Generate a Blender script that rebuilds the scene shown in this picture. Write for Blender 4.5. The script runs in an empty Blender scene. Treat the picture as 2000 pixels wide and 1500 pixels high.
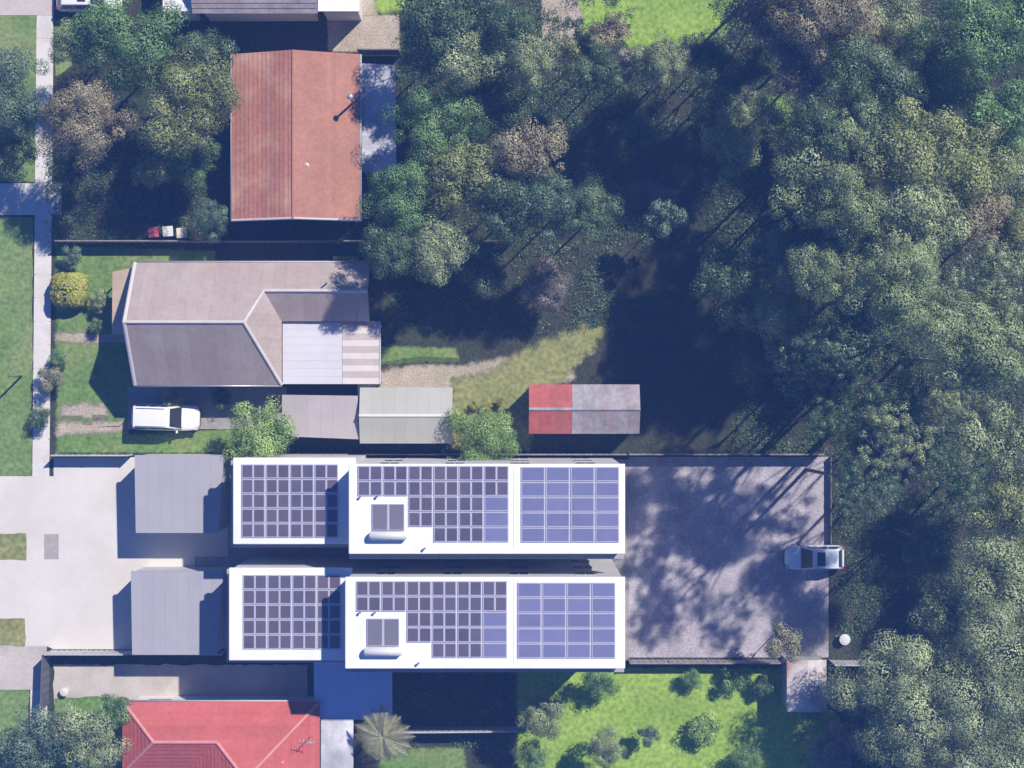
import bpy, bmesh, math, random
import numpy as np
from mathutils import Vector, Matrix
rad = math.radians
S = bpy.context.scene
COL = S.collection

# ------------------------------------------------------------------ camera
CAM_H = 90.0
PXM = 30.0                      # photograph pixels per metre on the ground
cam_d = bpy.data.cameras.new('camera')
cam_d.sensor_width = 36.0
cam_d.lens = 36.0 * CAM_H / (2000.0 / PXM)
cam_d.clip_start = 0.5
cam_d.clip_end = 3000
cam = bpy.data.objects.new('camera', cam_d)
cam.location = (0, 0, CAM_H)
COL.objects.link(cam)
S.camera = cam

# ------------------------------------------------------------------ sky, sun, exposure
SUN_EL = rad(46)
world = bpy.data.worlds.new('World')
S.world = world
world.use_nodes = True
wn = world.node_tree
wn.nodes.clear()
sky = wn.nodes.new('ShaderNodeTexSky')
sky.sky_type = 'NISHITA'
sky.sun_disc = False
sky.sun_elevation = SUN_EL
sky.sun_rotation = rad(45)
sky.air_density = 1.0
sky.dust_density = 0.0
sky.ozone_density = 10.0
bg = wn.nodes.new('ShaderNodeBackground')
bg.inputs['Strength'].default_value = 0.05
wo = wn.nodes.new('ShaderNodeOutputWorld')
balance = wn.nodes.new('ShaderNodeMix')          # cool white balance of the aerial picture
balance.data_type = 'RGBA'; balance.blend_type = 'MULTIPLY'; balance.inputs[0].default_value = 1.0
balance.inputs[7].default_value = (0.76, 0.87, 1.24, 1)
wn.links.new(sky.outputs[0], balance.inputs[6])
wn.links.new(balance.outputs[2], bg.inputs[0])
wn.links.new(bg.outputs[0], wo.inputs[0])
sun_d = bpy.data.lights.new('sun', 'SUN')
sun_d.energy = 4.2
sun_d.angle = rad(0.9)
sun_d.color = (1.0, 0.93, 0.83)
sun = bpy.data.objects.new('sun', sun_d)
c45 = math.cos(SUN_EL) * math.sqrt(0.5)
sun.rotation_euler = Vector((-c45, -c45, -math.sin(SUN_EL))).to_track_quat('-Z', 'Y').to_euler()
sun.location = (40, 40, 60)
COL.objects.link(sun)
S.view_settings.view_transform = 'Standard'
S.view_settings.look = 'None'
S.view_settings.gamma = 1
S.view_settings.exposure = 0.82

# ------------------------------------------------------------------ helpers
def P(px, py, z=0.0):
    k = (CAM_H - z) / CAM_H / PXM
    return Vector(((px - 1000) * k, (750 - py) * k, z))

def lin(r, g, b):
    f = lambda c: (c / 255 / 12.92) if c / 255 <= 0.04045 else ((c / 255 + 0.055) / 1.055) ** 2.4
    return (f(r), f(g), f(b))

def tag(o, label=None, cat=None, group=None, kind=None):
    if label: o['label'] = label
    if cat: o['category'] = cat
    if group: o['group'] = group
    if kind: o['kind'] = kind
    return o

def empty(name, loc=(0, 0, 0), rz=0.0):
    o = bpy.data.objects.new(name, None)
    o.empty_display_size = 0.3
    o.location = loc
    o.rotation_euler = (0, 0, rz)
    COL.objects.link(o)
    return o

def link(name, me, mat=None, parent=None, loc=None):
    o = bpy.data.objects.new(name, me)
    COL.objects.link(o)
    if mat is not None and len(me.materials) == 0:
        me.materials.append(mat)
    if parent is not None:
        o.parent = parent
    if loc is not None:
        o.location = loc
    return o

def mesh(name, verts, faces, mat=None, parent=None, loc=None, smooth=False):
    me = bpy.data.meshes.new(name)
    me.from_pydata([tuple(v) for v in verts], [], faces)
    me.update()
    if smooth:
        me.shade_smooth()
    return link(name, me, mat, parent, loc)

def box_geo(x0, y0, z0, x1, y1, z1, vs, fs):
    b = len(vs)
    vs += [(x0, y0, z0), (x1, y0, z0), (x1, y1, z0), (x0, y1, z0), (x0, y0, z1), (x1, y0, z1), (x1, y1, z1), (x0, y1, z1)]
    fs += [[b + i for i in f] for f in ((3, 2, 1, 0), (4, 5, 6, 7), (0, 1, 5, 4), (1, 2, 6, 5), (2, 3, 7, 6), (3, 0, 4, 7))]

def box(name, lo, hi, mat, parent=None, bevel=0.0):
    vs, fs = [], []
    box_geo(lo[0], lo[1], lo[2], hi[0], hi[1], hi[2], vs, fs)
    me = bpy.data.meshes.new(name)
    me.from_pydata(vs, [], fs)
    if bevel > 0:
        bm = bmesh.new(); bm.from_mesh(me)
        bmesh.ops.bevel(bm, geom=bm.edges[:], offset=bevel, segments=2, affect='EDGES', profile=0.6)
        bm.to_mesh(me); bm.free()
    me.update()
    return link(name, me, mat, parent)

def prism_geo(pts, z0, z1):
    n = len(pts)
    vs = [(p[0], p[1], z0) for p in pts] + [(p[0], p[1], z1) for p in pts]
    fs = [list(range(n, 2 * n)), list(range(n - 1, -1, -1))]
    for i in range(n):
        j = (i + 1) % n
        fs.append([i, j, n + j, n + i])
    return vs, fs

def ccw(pts):
    a = sum(pts[i][0] * pts[(i + 1) % len(pts)][1] - pts[(i + 1) % len(pts)][0] * pts[i][1] for i in range(len(pts)))
    return pts if a > 0 else pts[::-1]

def tube_geo(path, radii, seg=8):
    vs, fs = [], []
    prev = None
    for i, p in enumerate(path):
        p = Vector(p)
        d = (Vector(path[min(i + 1, len(path) - 1)]) - Vector(path[max(i - 1, 0)])).normalized()
        a = d.orthogonal().normalized() if prev is None else (prev - d * prev.dot(d)).normalized()
        prev = a
        b = d.cross(a)
        for k in range(seg):
            t = 2 * math.pi * k / seg
            vs.append(p + (a * math.cos(t) + b * math.sin(t)) * radii[i])
    for i in range(len(path) - 1):
        for k in range(seg):
            k2 = (k + 1) % seg
            fs.append([i * seg + k, i * seg + k2, (i + 1) * seg + k2, (i + 1) * seg + k])
    fs.append(list(range(seg - 1, -1, -1)))
    fs.append([(len(path) - 1) * seg + k for k in range(seg)])
    return vs, fs

def tube(name, path, radii, mat, parent=None, seg=8):
    vs, fs = tube_geo(path, radii, seg)
    return mesh(name, vs, fs, mat, parent, smooth=True)

def lathe(name, prof, mat, parent=None, loc=None, seg=16):
    vs, fs = [], []
    for r, z in prof:
        for k in range(seg):
            t = 2 * math.pi * k / seg
            vs.append((r * math.cos(t), r * math.sin(t), z))
    for i in range(len(prof) - 1):
        for k in range(seg):
            k2 = (k + 1) % seg
            fs.append([i * seg + k, i * seg + k2, (i + 1) * seg + k2, (i + 1) * seg + k])
    fs.append(list(range(seg - 1, -1, -1)))
    fs.append([(len(prof) - 1) * seg + k for k in range(seg)])
    return mesh(name, vs, fs, mat, parent, loc, smooth=False)

# ------------------------------------------------------------------ materials
def mat_surface(name, c1, c2, scale=1.0, rough=0.8, bump=0.0, bscale=20.0, fine=0.0, fscale=12.0,
                stain=None, sscale=0.25, sfac=0.5, objrand=0.0, metallic=0.0, spec=0.3, stretch=None):
    m = bpy.data.materials.new(name); m.use_nodes = True
    nt = m.node_tree; N = nt.nodes; L = nt.links
    b = N['Principled BSDF']
    b.inputs['Roughness'].default_value = rough
    b.inputs['Metallic'].default_value = metallic
    b.inputs['Specular IOR Level'].default_value = spec
    g = N.new('ShaderNodeNewGeometry')
    vec = g.outputs['Position']
    if stretch:
        mp = N.new('ShaderNodeMapping'); mp.inputs['Scale'].default_value = stretch
        L.new(vec, mp.inputs[0]); vec = mp.outputs[0]
    n1 = N.new('ShaderNodeTexNoise'); n1.inputs['Scale'].default_value = scale; n1.inputs['Detail'].default_value = 6
    n1.inputs['Roughness'].default_value = 0.65
    L.new(vec, n1.inputs['Vector'])
    rp = N.new('ShaderNodeMapRange'); rp.inputs[1].default_value = 0.32; rp.inputs[2].default_value = 0.68
    L.new(n1.outputs['Fac'], rp.inputs[0])
    mx = N.new('ShaderNodeMix'); mx.data_type = 'RGBA'
    mx.inputs[6].default_value = (*c1, 1); mx.inputs[7].default_value = (*c2, 1)
    L.new(rp.outputs[0], mx.inputs[0])
    col = mx.outputs[2]
    if stain:
        n2 = N.new('ShaderNodeTexNoise'); n2.inputs['Scale'].default_value = sscale; n2.inputs['Detail'].default_value = 5
        L.new(g.outputs['Position'], n2.inputs['Vector'])
        r2 = N.new('ShaderNodeMapRange'); r2.inputs[1].default_value = 0.48; r2.inputs[2].default_value = 0.66; r2.inputs[4].default_value = sfac
        L.new(n2.outputs['Fac'], r2.inputs[0])
        m2 = N.new('ShaderNodeMix'); m2.data_type = 'RGBA'; m2.inputs[7].default_value = (*stain, 1)
        L.new(r2.outputs[0], m2.inputs[0]); L.new(col, m2.inputs[6]); col = m2.outputs[2]
    if fine > 0 or objrand > 0:
        val = None
        if fine > 0:
            n3 = N.new('ShaderNodeTexNoise'); n3.inputs['Scale'].default_value = fscale; n3.inputs['Detail'].default_value = 3
            L.new(vec, n3.inputs['Vector'])
            r3 = N.new('ShaderNodeMapRange'); r3.inputs[1].default_value = 0.3; r3.inputs[2].default_value = 0.7
            r3.inputs[3].default_value = 1 - fine; r3.inputs[4].default_value = 1 + fine
            L.new(n3.outputs['Fac'], r3.inputs[0]); val = r3.outputs[0]
        if objrand > 0:
            oi = N.new('ShaderNodeObjectInfo')
            r4 = N.new('ShaderNodeMapRange'); r4.inputs[3].default_value = 1 - objrand; r4.inputs[4].default_value = 1 + objrand
            L.new(oi.outputs['Random'], r4.inputs[0])
            if val is None: val = r4.outputs[0]
            else:
                mm = N.new('ShaderNodeMath'); mm.operation = 'MULTIPLY'
                L.new(val, mm.inputs[0]); L.new(r4.outputs[0], mm.inputs[1]); val = mm.outputs[0]
        hs = N.new('ShaderNodeHueSaturation'); L.new(col, hs.inputs['Color']); L.new(val, hs.inputs['Value']); col = hs.outputs[0]
    L.new(col, b.inputs['Base Color'])
    if bump > 0:
        nb = N.new('ShaderNodeTexNoise'); nb.inputs['Scale'].default_value = bscale; nb.inputs['Detail'].default_value = 4
        L.new(vec, nb.inputs['Vector'])
        bp = N.new('ShaderNodeBump'); bp.inputs['Strength'].default_value = bump; bp.inputs['Distance'].default_value = 0.1
        L.new(nb.outputs['Fac'], bp.inputs['Height']); L.new(bp.outputs[0], b.inputs['Normal'])
    return m

def mat_leaf(name, c1, c2, c3, transl=0.25):
    m = bpy.data.materials.new(name); m.use_nodes = True
    nt = m.node_tree; N = nt.nodes; L = nt.links
    N.remove(N['Principled BSDF'])
    out = [n for n in N if n.type == 'OUTPUT_MATERIAL'][0]
    at = N.new('ShaderNodeAttribute'); at.attribute_name = 'tint'
    cr = N.new('ShaderNodeValToRGB')
    e = cr.color_ramp.elements
    e[0].position = 0.15; e[0].color = (*c1, 1)
    e[1].position = 0.9; e[1].color = (*c3, 1)
    k = e.new(0.5); k.color = (*c2, 1)
    L.new(at.outputs['Fac'], cr.inputs[0])
    d = N.new('ShaderNodeBsdfDiffuse'); t = N.new('ShaderNodeBsdfTranslucent')
    gl = N.new('ShaderNodeBsdfGlossy'); gl.inputs['Roughness'].default_value = 0.45
    gl.inputs['Color'].default_value = (0.6, 0.6, 0.6, 1)
    L.new(cr.outputs[0], d.inputs[0]); L.new(cr.outputs[0], t.inputs[0])
    mx = N.new('ShaderNodeMixShader'); mx.inputs[0].default_value = transl
    L.new(d.outputs[0], mx.inputs[1]); L.new(t.outputs[0], mx.inputs[2])
    m2 = N.new('ShaderNodeMixShader'); m2.inputs[0].default_value = 0.05
    L.new(mx.outputs[0], m2.inputs[1]); L.new(gl.outputs[0], m2.inputs[2])
    L.new(m2.outputs[0], out.inputs[0])
    return m

def mat_plain(name, c, rough=0.5, metallic=0.0, spec=0.5, coat=0.0):
    m = bpy.data.materials.new(name); m.use_nodes = True
    nt = m.node_tree; b = nt.nodes['Principled BSDF']
    n = nt.nodes.new('ShaderNodeTexNoise'); n.inputs['Scale'].default_value = 6; n.inputs['Detail'].default_value = 4
    g = nt.nodes.new('ShaderNodeNewGeometry'); nt.links.new(g.outputs['Position'], n.inputs['Vector'])
    mx = nt.nodes.new('ShaderNodeMix'); mx.data_type = 'RGBA'
    mx.inputs[6].default_value = (*[x * 0.9 for x in c], 1); mx.inputs[7].default_value = (*[min(1, x * 1.08) for x in c], 1)
    nt.links.new(n.outputs['Fac'], mx.inputs[0]); nt.links.new(mx.outputs[2], b.inputs['Base Color'])
    b.inputs['Roughness'].default_value = rough; b.inputs['Metallic'].default_value = metallic
    b.inputs['Specular IOR Level'].default_value = spec; b.inputs['Coat Weight'].default_value = coat
    return m

MT = {}
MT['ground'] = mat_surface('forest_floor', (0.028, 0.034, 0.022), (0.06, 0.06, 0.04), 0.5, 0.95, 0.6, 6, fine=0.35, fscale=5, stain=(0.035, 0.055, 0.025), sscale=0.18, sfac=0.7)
MT['lawn'] = mat_surface('lawn', (0.11, 0.205, 0.045), (0.175, 0.28, 0.075), 0.7, 0.95, 0.5, 25, fine=0.30, fscale=3.5, stain=(0.25, 0.28, 0.1), sscale=0.22, sfac=0.6)
MT['lawn_verge'] = mat_surface('lawn_verge', (0.125, 0.215, 0.055), (0.2, 0.3, 0.09), 0.5, 0.95, 0.5, 25, fine=0.30, fscale=3.5, stain=(0.28, 0.3, 0.12), sscale=0.2, sfac=0.6)
MT['lawn_dry'] = mat_surface('lawn_dry', (0.22, 0.235, 0.085), (0.31, 0.31, 0.115), 0.8, 0.95, 0.5, 25, fine=0.30, fscale=3.5, stain=(0.18, 0.22, 0.07), sscale=0.3, sfac=0.6)
MT['lawn_lime'] = mat_surface('lawn_lime', (0.235, 0.375, 0.05), (0.32, 0.465, 0.085), 0.45, 0.95, 0.5, 25, fine=0.30, fscale=3.5, stain=(0.19, 0.31, 0.045), sscale=0.3, sfac=0.6)
MT['dirt'] = mat_surface('dirt', (0.37, 0.31, 0.24), (0.50, 0.425, 0.35), 0.9, 0.95, 0.4, 20, fine=0.25, fscale=8, stain=(0.30, 0.29, 0.15), sscale=0.5, sfac=0.5)
MT['red_earth'] = mat_surface('red_earth', (0.20, 0.11, 0.085), (0.32, 0.20, 0.16), 1.2, 0.95, 0.4, 20, fine=0.3, fscale=5)
MT['concrete'] = mat_surface('concrete', (0.61, 0.575, 0.53), (0.67, 0.635, 0.59), 0.35, 0.85, 0.1, 30, fine=0.05, fscale=14, stain=(0.58, 0.53, 0.48), sscale=0.3, sfac=0.7, objrand=0.012)
MT['path'] = mat_surface('footpath_concrete', (0.6, 0.57, 0.53), (0.7, 0.665, 0.625), 0.8, 0.85, 0.1, 30, fine=0.08, fscale=12, stain=(0.5, 0.46, 0.42), sscale=0.5, sfac=0.6)
MT['beige_drive'] = mat_surface('beige_concrete', (0.46, 0.42, 0.38), (0.55, 0.50, 0.46), 0.5, 0.85, 0.1, 30, fine=0.1, fscale=10, stain=(0.38, 0.33, 0.29), sscale=0.4, sfac=0.7)
MT['lid'] = mat_surface('pit_lid', (0.34, 0.30, 0.29), (0.40, 0.36, 0.34), 3, 0.8, 0.2, 30, fine=0.08)
MT['paving'] = mat_surface('side_paving', (0.27, 0.25, 0.24), (0.36, 0.34, 0.32), 0.8, 0.9, 0.2, 20, fine=0.15, fscale=9)
MT['court'] = mat_surface('courtyard_gravel', (0.33, 0.3, 0.335), (0.48, 0.44, 0.47), 0.6, 0.95, 0.3, 25, fine=0.22, fscale=7, stain=(0.26, 0.245, 0.27), sscale=0.5, sfac=0.6)
MT['white_roof'] = mat_surface('white_metal_roof', (0.76, 0.765, 0.78), (0.82, 0.825, 0.835), 0.5, 0.55, 0.03, 8, stain=(0.70, 0.70, 0.71), sscale=0.6, sfac=0.5)
MT['white_wall'] = mat_surface('pale_render', (0.50, 0.49, 0.50), (0.58, 0.57, 0.575), 0.6, 0.8, 0.1, 20)
MT['added_ledge'] = mat_surface('added_ledge_grey', (0.32, 0.30, 0.31), (0.40, 0.38, 0.385), 1.0, 0.8, 0.1, 20)  # grey of wall in shade, for the added strips
MT['garage_roof'] = mat_surface('grey_garage_roof', (0.335, 0.335, 0.37), (0.375, 0.37, 0.40), 0.35, 0.7, 0.05, 12, stain=(0.40, 0.36, 0.375), sscale=0.25, sfac=0.5, objrand=0.025)
MT['house_roof'] = mat_surface('grey_pink_roof', (0.345, 0.285, 0.26), (0.41, 0.345, 0.32), 0.9, 0.75, 0.08, 10, fine=0.06, fscale=5, stain=(0.37, 0.285, 0.265), sscale=0.4, sfac=0.6, objrand=0.05)
MT['roof_cap'] = mat_surface('pale_ridge_cap', (0.52, 0.47, 0.46), (0.60, 0.55, 0.54), 1.5, 0.7)
MT['red_brown'] = mat_surface('red_brown_tiles', (0.385, 0.175, 0.115), (0.445, 0.215, 0.15), 0.5, 0.8, 0.25, 14, fine=0.08, fscale=4, stain=(0.36, 0.18, 0.13), sscale=0.3, sfac=0.8, objrand=0.06)
MT['red_brown_pale'] = mat_surface('worn_apricot_tiles', (0.36, 0.15, 0.105), (0.41, 0.185, 0.135), 0.5, 0.8, 0.25, 14, fine=0.1, fscale=4, stain=(0.62, 0.41, 0.28), sscale=0.28, sfac=0.55, objrand=0.08)
MT['coral'] = mat_surface('coral_tiles', (0.45, 0.1, 0.085), (0.51, 0.13, 0.115), 0.6, 0.8, 0.25, 14, fine=0.08, fscale=4, stain=(0.41, 0.115, 0.095), sscale=0.4, sfac=0.7, objrand=0.06)
MT['coral_cap'] = mat_surface('coral_ridge_cap', (0.55, 0.22, 0.20), (0.62, 0.27, 0.25), 1.5, 0.8)
MT['shade_mottled'] = mat_surface('shade_mottled_white_roof', (0.42, 0.42, 0.45), (0.70, 0.70, 0.73), 0.55, 0.8, 0.1, 12, fine=0.12, fscale=4, stain=(0.34, 0.34, 0.38), sscale=0.5, sfac=0.8, objrand=0.04)  # white roof; the grey mottling paints in dappled tree shade
MT['patio_white'] = mat_surface('patio_white', (0.55, 0.54, 0.575), (0.61, 0.6, 0.64), 0.6, 0.6, 0.05, 10, objrand=0.02)
MT['patio_shade_blue'] = mat_surface('patio_white_shade_blue', (0.50, 0.58, 0.78), (0.56, 0.65, 0.86), 0.6, 0.6, 0.05, 10, objrand=0.02)  # white cover; the blue of its shade is put into the colour
MT['strip_pale'] = mat_surface('strip_pale', (0.58, 0.525, 0.50), (0.66, 0.60, 0.58), 1.2, 0.7, 0.1, 10)
MT['strip_tan'] = mat_surface('strip_tan', (0.42, 0.36, 0.345), (0.50, 0.435, 0.42), 1.2, 0.7, 0.1, 10)
MT['carport'] = mat_surface('carport_roof', (0.38, 0.34, 0.345), (0.43, 0.385, 0.39), 0.6, 0.75, 0.08, 10, stain=(0.37, 0.35, 0.335), sscale=0.4, sfac=0.6, objrand=0.025)
MT['sage'] = mat_surface('sage_roof', (0.385, 0.385, 0.34), (0.435, 0.435, 0.395), 0.5, 0.75, 0.06, 10, stain=(0.43, 0.425, 0.4), sscale=0.4, sfac=0.5, objrand=0.025)
MT['sage_cap'] = mat_surface('sage_cap', (0.60, 0.60, 0.57), (0.66, 0.66, 0.63), 1.5, 0.7)
MT['red_shed'] = mat_surface('red_shed_roof', (0.36, 0.085, 0.075), (0.45, 0.125, 0.11), 0.9, 0.75, 0.08, 10, fine=0.12, fscale=3, stain=(0.32, 0.12, 0.1), sscale=0.6, sfac=0.7, objrand=0.05)
MT['old_zinc'] = mat_surface('old_zinc_roof', (0.25, 0.235, 0.26), (0.38, 0.36, 0.385), 0.9, 0.7, 0.08, 10, fine=0.15, fscale=3, stain=(0.29, 0.20, 0.19), sscale=0.6, sfac=0.7, objrand=0.06)
MT['rusty'] = mat_surface('rusty_white_roof', (0.52, 0.46, 0.44), (0.66, 0.61, 0.59), 1.2, 0.8, 0.1, 10, fine=0.1, fscale=4, stain=(0.36, 0.19, 0.13), sscale=0.55, sfac=0.9, objrand=0.05)
MT['porch'] = mat_surface('tan_awning', (0.52, 0.38, 0.26), (0.60, 0.46, 0.33), 0.8, 0.75, 0.05, 10, objrand=0.04)
MT['purple_roof'] = mat_surface('mauve_tiles', (0.30, 0.26, 0.275), (0.39, 0.34, 0.355), 1.2, 0.85, 0.2, 12, fine=0.12, fscale=4, stain=(0.44, 0.38, 0.38), sscale=0.6, sfac=0.7, objrand=0.07)
MT['weatherboard'] = mat_surface('weatherboard', (0.50, 0.47, 0.44), (0.58, 0.55, 0.52), 1, 0.8)
MT['brick'] = mat_surface('brick_wall', (0.30, 0.22, 0.18), (0.40, 0.30, 0.25), 3, 0.9, 0.2, 20)
MT['white_paint'] = mat_surface('white_painted_wall', (0.70, 0.69, 0.67), (0.76, 0.75, 0.73), 1, 0.7)
MT['shed_wall'] = mat_surface('shed_wall', (0.34, 0.35, 0.33), (0.42, 0.43, 0.41), 1, 0.8)
MT['fence'] = mat_surface('timber_fence', (0.20, 0.18, 0.165), (0.30, 0.275, 0.255), 2, 0.9, 0.2, 12, objrand=0.12)
MT['fence_dark'] = mat_surface('dark_fence', (0.10, 0.10, 0.11), (0.15, 0.15, 0.16), 2, 0.8, 0.1, 12, objrand=0.08)
MT['fence_pale'] = mat_surface('pale_fence', (0.42, 0.41, 0.42), (0.50, 0.49, 0.50), 2, 0.8, 0.1, 12, objrand=0.08)
MT['panel_frame'] = mat_plain('panel_frame', (0.50, 0.49, 0.60), 0.45, 0.2)  # lavender of the shadowed gaps between panels is put into the colour
MT['cell_dark'] = mat_surface('solar_cell', (0.095, 0.085, 0.135), (0.12, 0.105, 0.155), 0.8, 0.3, spec=0.5, objrand=0.12, stain=(0.13, 0.105, 0.125), sscale=0.3, sfac=0.6)
MT['cell_blue'] = mat_surface('solar_cell_blue', (0.155, 0.165, 0.31), (0.185, 0.19, 0.34), 0.8, 0.3, spec=0.5, objrand=0.08)
MT['glass'] = mat_plain('window_glass', (0.06, 0.065, 0.075), 0.08, 0.0, 0.6)
MT['collector'] = mat_plain('collector_glass', (0.17, 0.16, 0.20), 0.25, 0.0, 0.5)
MT['frame'] = mat_plain('window_frame', (0.42, 0.42, 0.44), 0.5)
MT['steel'] = mat_plain('steel', (0.45, 0.45, 0.47), 0.4, 0.6)
MT['tank'] = mat_plain('tank_white', (0.66, 0.65, 0.66), 0.35, 0.1)
MT['car_white'] = mat_plain('car_white', (0.80, 0.80, 0.80), 0.3, 0.0, 0.5, 0.6)
MT['car_blue'] = mat_plain('car_pale_blue', (0.62, 0.69, 0.80), 0.35, 0.0, 0.5, 0.5)
MT['car_glass'] = mat_plain('car_glass', (0.035, 0.037, 0.045), 0.12, 0.0, 0.5)
MT['tyre'] = mat_plain('tyre', (0.02, 0.02, 0.02), 0.85)
MT['rim'] = mat_plain('rim', (0.4, 0.4, 0.42), 0.35, 0.8)
MT['black_trim'] = mat_plain('black_trim', (0.03, 0.03, 0.033), 0.6)
MT['lamp_red'] = mat_plain('lamp_red', (0.35, 0.02, 0.02), 0.25)
MT['lamp_clear'] = mat_plain('lamp_clear', (0.6, 0.6, 0.62), 0.15)
MT['bin_body'] = mat_plain('bin_green', (0.03, 0.07, 0.045), 0.6)
MT['bin_red'] = mat_plain('bin_red', (0.55, 0.10, 0.14), 0.5)
MT['bin_cream'] = mat_plain('bin_cream', (0.72, 0.66, 0.48), 0.5)
MT['bin_pale'] = mat_plain('bin_pale', (0.68, 0.66, 0.62), 0.5)
MT['pot'] = mat_plain('pot_white', (0.62, 0.62, 0.60), 0.6)
MT['soil'] = mat_plain('soil', (0.06, 0.045, 0.035), 0.95)
MT['bark'] = mat_surface('bark', (0.16, 0.135, 0.115), (0.27, 0.24, 0.21), 3, 0.95, 0.5, 14)
MT['bark_pale'] = mat_surface('pale_bark', (0.32, 0.29, 0.25), (0.45, 0.42, 0.37), 3, 0.9, 0.4, 14)
MT['timber'] = mat_plain('timber_post', (0.16, 0.14, 0.12), 0.9)
MT['asphalt'] = mat_surface('asphalt', (0.045, 0.045, 0.047), (0.065, 0.064, 0.064), 1, 0.95, 0.3, 30, fine=0.15)

LEAF = {
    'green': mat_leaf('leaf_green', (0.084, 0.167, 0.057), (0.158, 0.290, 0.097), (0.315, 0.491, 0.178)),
    'deep': mat_leaf('leaf_deep', (0.053, 0.104, 0.048), (0.099, 0.171, 0.075), (0.233, 0.321, 0.164)),  # very dark leaves; on some crowns their darkness stands in for shade
    'olive': mat_leaf('leaf_olive', (0.133, 0.170, 0.055), (0.257, 0.304, 0.111), (0.431, 0.479, 0.188)),
    'brown': mat_leaf('leaf_brown', (0.199, 0.184, 0.110), (0.341, 0.306, 0.180), (0.518, 0.471, 0.290)),
    'greygreen': mat_leaf('leaf_greygreen', (0.166, 0.212, 0.099), (0.318, 0.386, 0.188), (0.518, 0.597, 0.304)),
    'mauve': mat_leaf('leaf_mauve', (0.165, 0.154, 0.140), (0.274, 0.253, 0.224), (0.439, 0.406, 0.346)),
    'light': mat_leaf('leaf_light', (0.162, 0.221, 0.096), (0.289, 0.374, 0.166), (0.428, 0.522, 0.258)),
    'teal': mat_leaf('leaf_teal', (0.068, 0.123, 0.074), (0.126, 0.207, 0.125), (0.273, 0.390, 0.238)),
    'lime': mat_leaf('leaf_lime', (0.268, 0.281, 0.047), (0.387, 0.401, 0.074), (0.495, 0.495, 0.120), 0.15),
    'khaki': mat_leaf('leaf_khaki', (0.214, 0.214, 0.118), (0.310, 0.305, 0.182), (0.407, 0.401, 0.268), 0.2),
    'fresh': mat_leaf('leaf_fresh', (0.130, 0.228, 0.054), (0.271, 0.424, 0.111), (0.479, 0.629, 0.204)),
}

# ------------------------------------------------------------------ the ground
def sheet(name, pts, z, mat, jitter=0.0, seed=1, label=None, kind='structure', thick=0.0, step=12):
    """flat sheet from photograph pixels on the ground; soft organic edge when jitter > 0 (pixels)"""
    rng = random.Random(seed)
    out = []
    n = len(pts)
    for i in range(n):
        a, b = pts[i], pts[(i + 1) % n]
        if jitter <= 0:
            out.append(a); continue
        d = math.dist(a, b); k = max(1, int(d / step))
        for j in range(k):
            t = j / k
            out.append((a[0] + (b[0] - a[0]) * t + rng.gauss(0, jitter), a[1] + (b[1] - a[1]) * t + rng.gauss(0, jitter)))
    w = ccw([tuple(P(x, y, 0).xy) for x, y in out])
    vs, fs = prism_geo(w, z - max(thick, 0.012), z)
    o = mesh(name, vs, fs, mat)
    tag(o, kind=kind)
    if label: o['label'] = label
    return o

def soft_material(base):
    """copy of a ground material whose rim breaks up into the ground below"""
    m = MT[base].copy(); nt = m.node_tree; N = nt.nodes; L = nt.links
    out = [n for n in N if n.type == 'OUTPUT_MATERIAL'][0]; b = N['Principled BSDF']
    at = N.new('ShaderNodeAttribute'); at.attribute_name = 'rim'
    g = N.new('ShaderNodeNewGeometry'); nz = N.new('ShaderNodeTexNoise'); nz.inputs['Scale'].default_value = 1.6; nz.inputs['Detail'].default_value = 8
    nz.inputs['Roughness'].default_value = 0.7
    L.new(g.outputs['Position'], nz.inputs['Vector'])
    ad = N.new('ShaderNodeMath'); ad.operation = 'ADD'; L.new(at.outputs['Fac'], ad.inputs[0]); L.new(nz.outputs['Fac'], ad.inputs[1])
    mr = N.new('ShaderNodeMapRange'); mr.interpolation_type = 'SMOOTHSTEP'; mr.inputs[1].default_value = 0.72; mr.inputs[2].default_value = 1.12
    L.new(ad.outputs[0], mr.inputs[0])
    tr = N.new('ShaderNodeBsdfTransparent'); mx = N.new('ShaderNodeMixShader')
    L.new(mr.outputs[0], mx.inputs[0]); L.new(tr.outputs[0], mx.inputs[1]); L.new(b.outputs[0], mx.inputs[2]); L.new(mx.outputs[0], out.inputs[0])
    return m
SOFT = {}

def soft_sheet(name, pts, z, base, rim=18):
    """thin patch of worn ground with an uneven, fading rim (pts, rim in photograph pixels)"""
    if base not in SOFT: SOFT[base] = soft_material(base)
    q = ccw([tuple(P(x, y, 0).xy) for x, y in pts]); n = len(q)
    d = rim / PXM
    inner, outer = [], []
    for i in range(n):
        a, b, c = Vector(q[i - 1]), Vector(q[i]), Vector(q[(i + 1) % n])
        n1 = Vector((-(b - a).y, (b - a).x)).normalized(); n2 = Vector((-(c - b).y, (c - b).x)).normalized()
        m = (n1 + n2).normalized(); k = 1 / max(0.5, m.dot(n1))
        inner.append(b + m * d * 0.5 * k); outer.append(b - m * d * 0.6 * k)
    vs = [(p.x, p.y, z) for p in outer] + [(p.x, p.y, z) for p in inner]
    fs = [list(range(n, 2 * n))] + [[i, (i + 1) % n, n + (i + 1) % n, n + i] for i in range(n)]
    me = bpy.data.meshes.new(name); me.from_pydata(vs, [], fs)
    bm = bmesh.new(); bm.from_mesh(me); bmesh.ops.triangulate(bm, faces=[f for f in bm.faces if len(f.verts) > 4]); bm.to_mesh(me); bm.free()
    at = me.attributes.new('rim', 'FLOAT', 'POINT'); at.data.foreach_set('value', np.array([0.0] * n + [0.8] * n, dtype=np.float32))
    me.update()
    o = link(name, me, SOFT[base]); tag(o, kind='structure')
    return o

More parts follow.
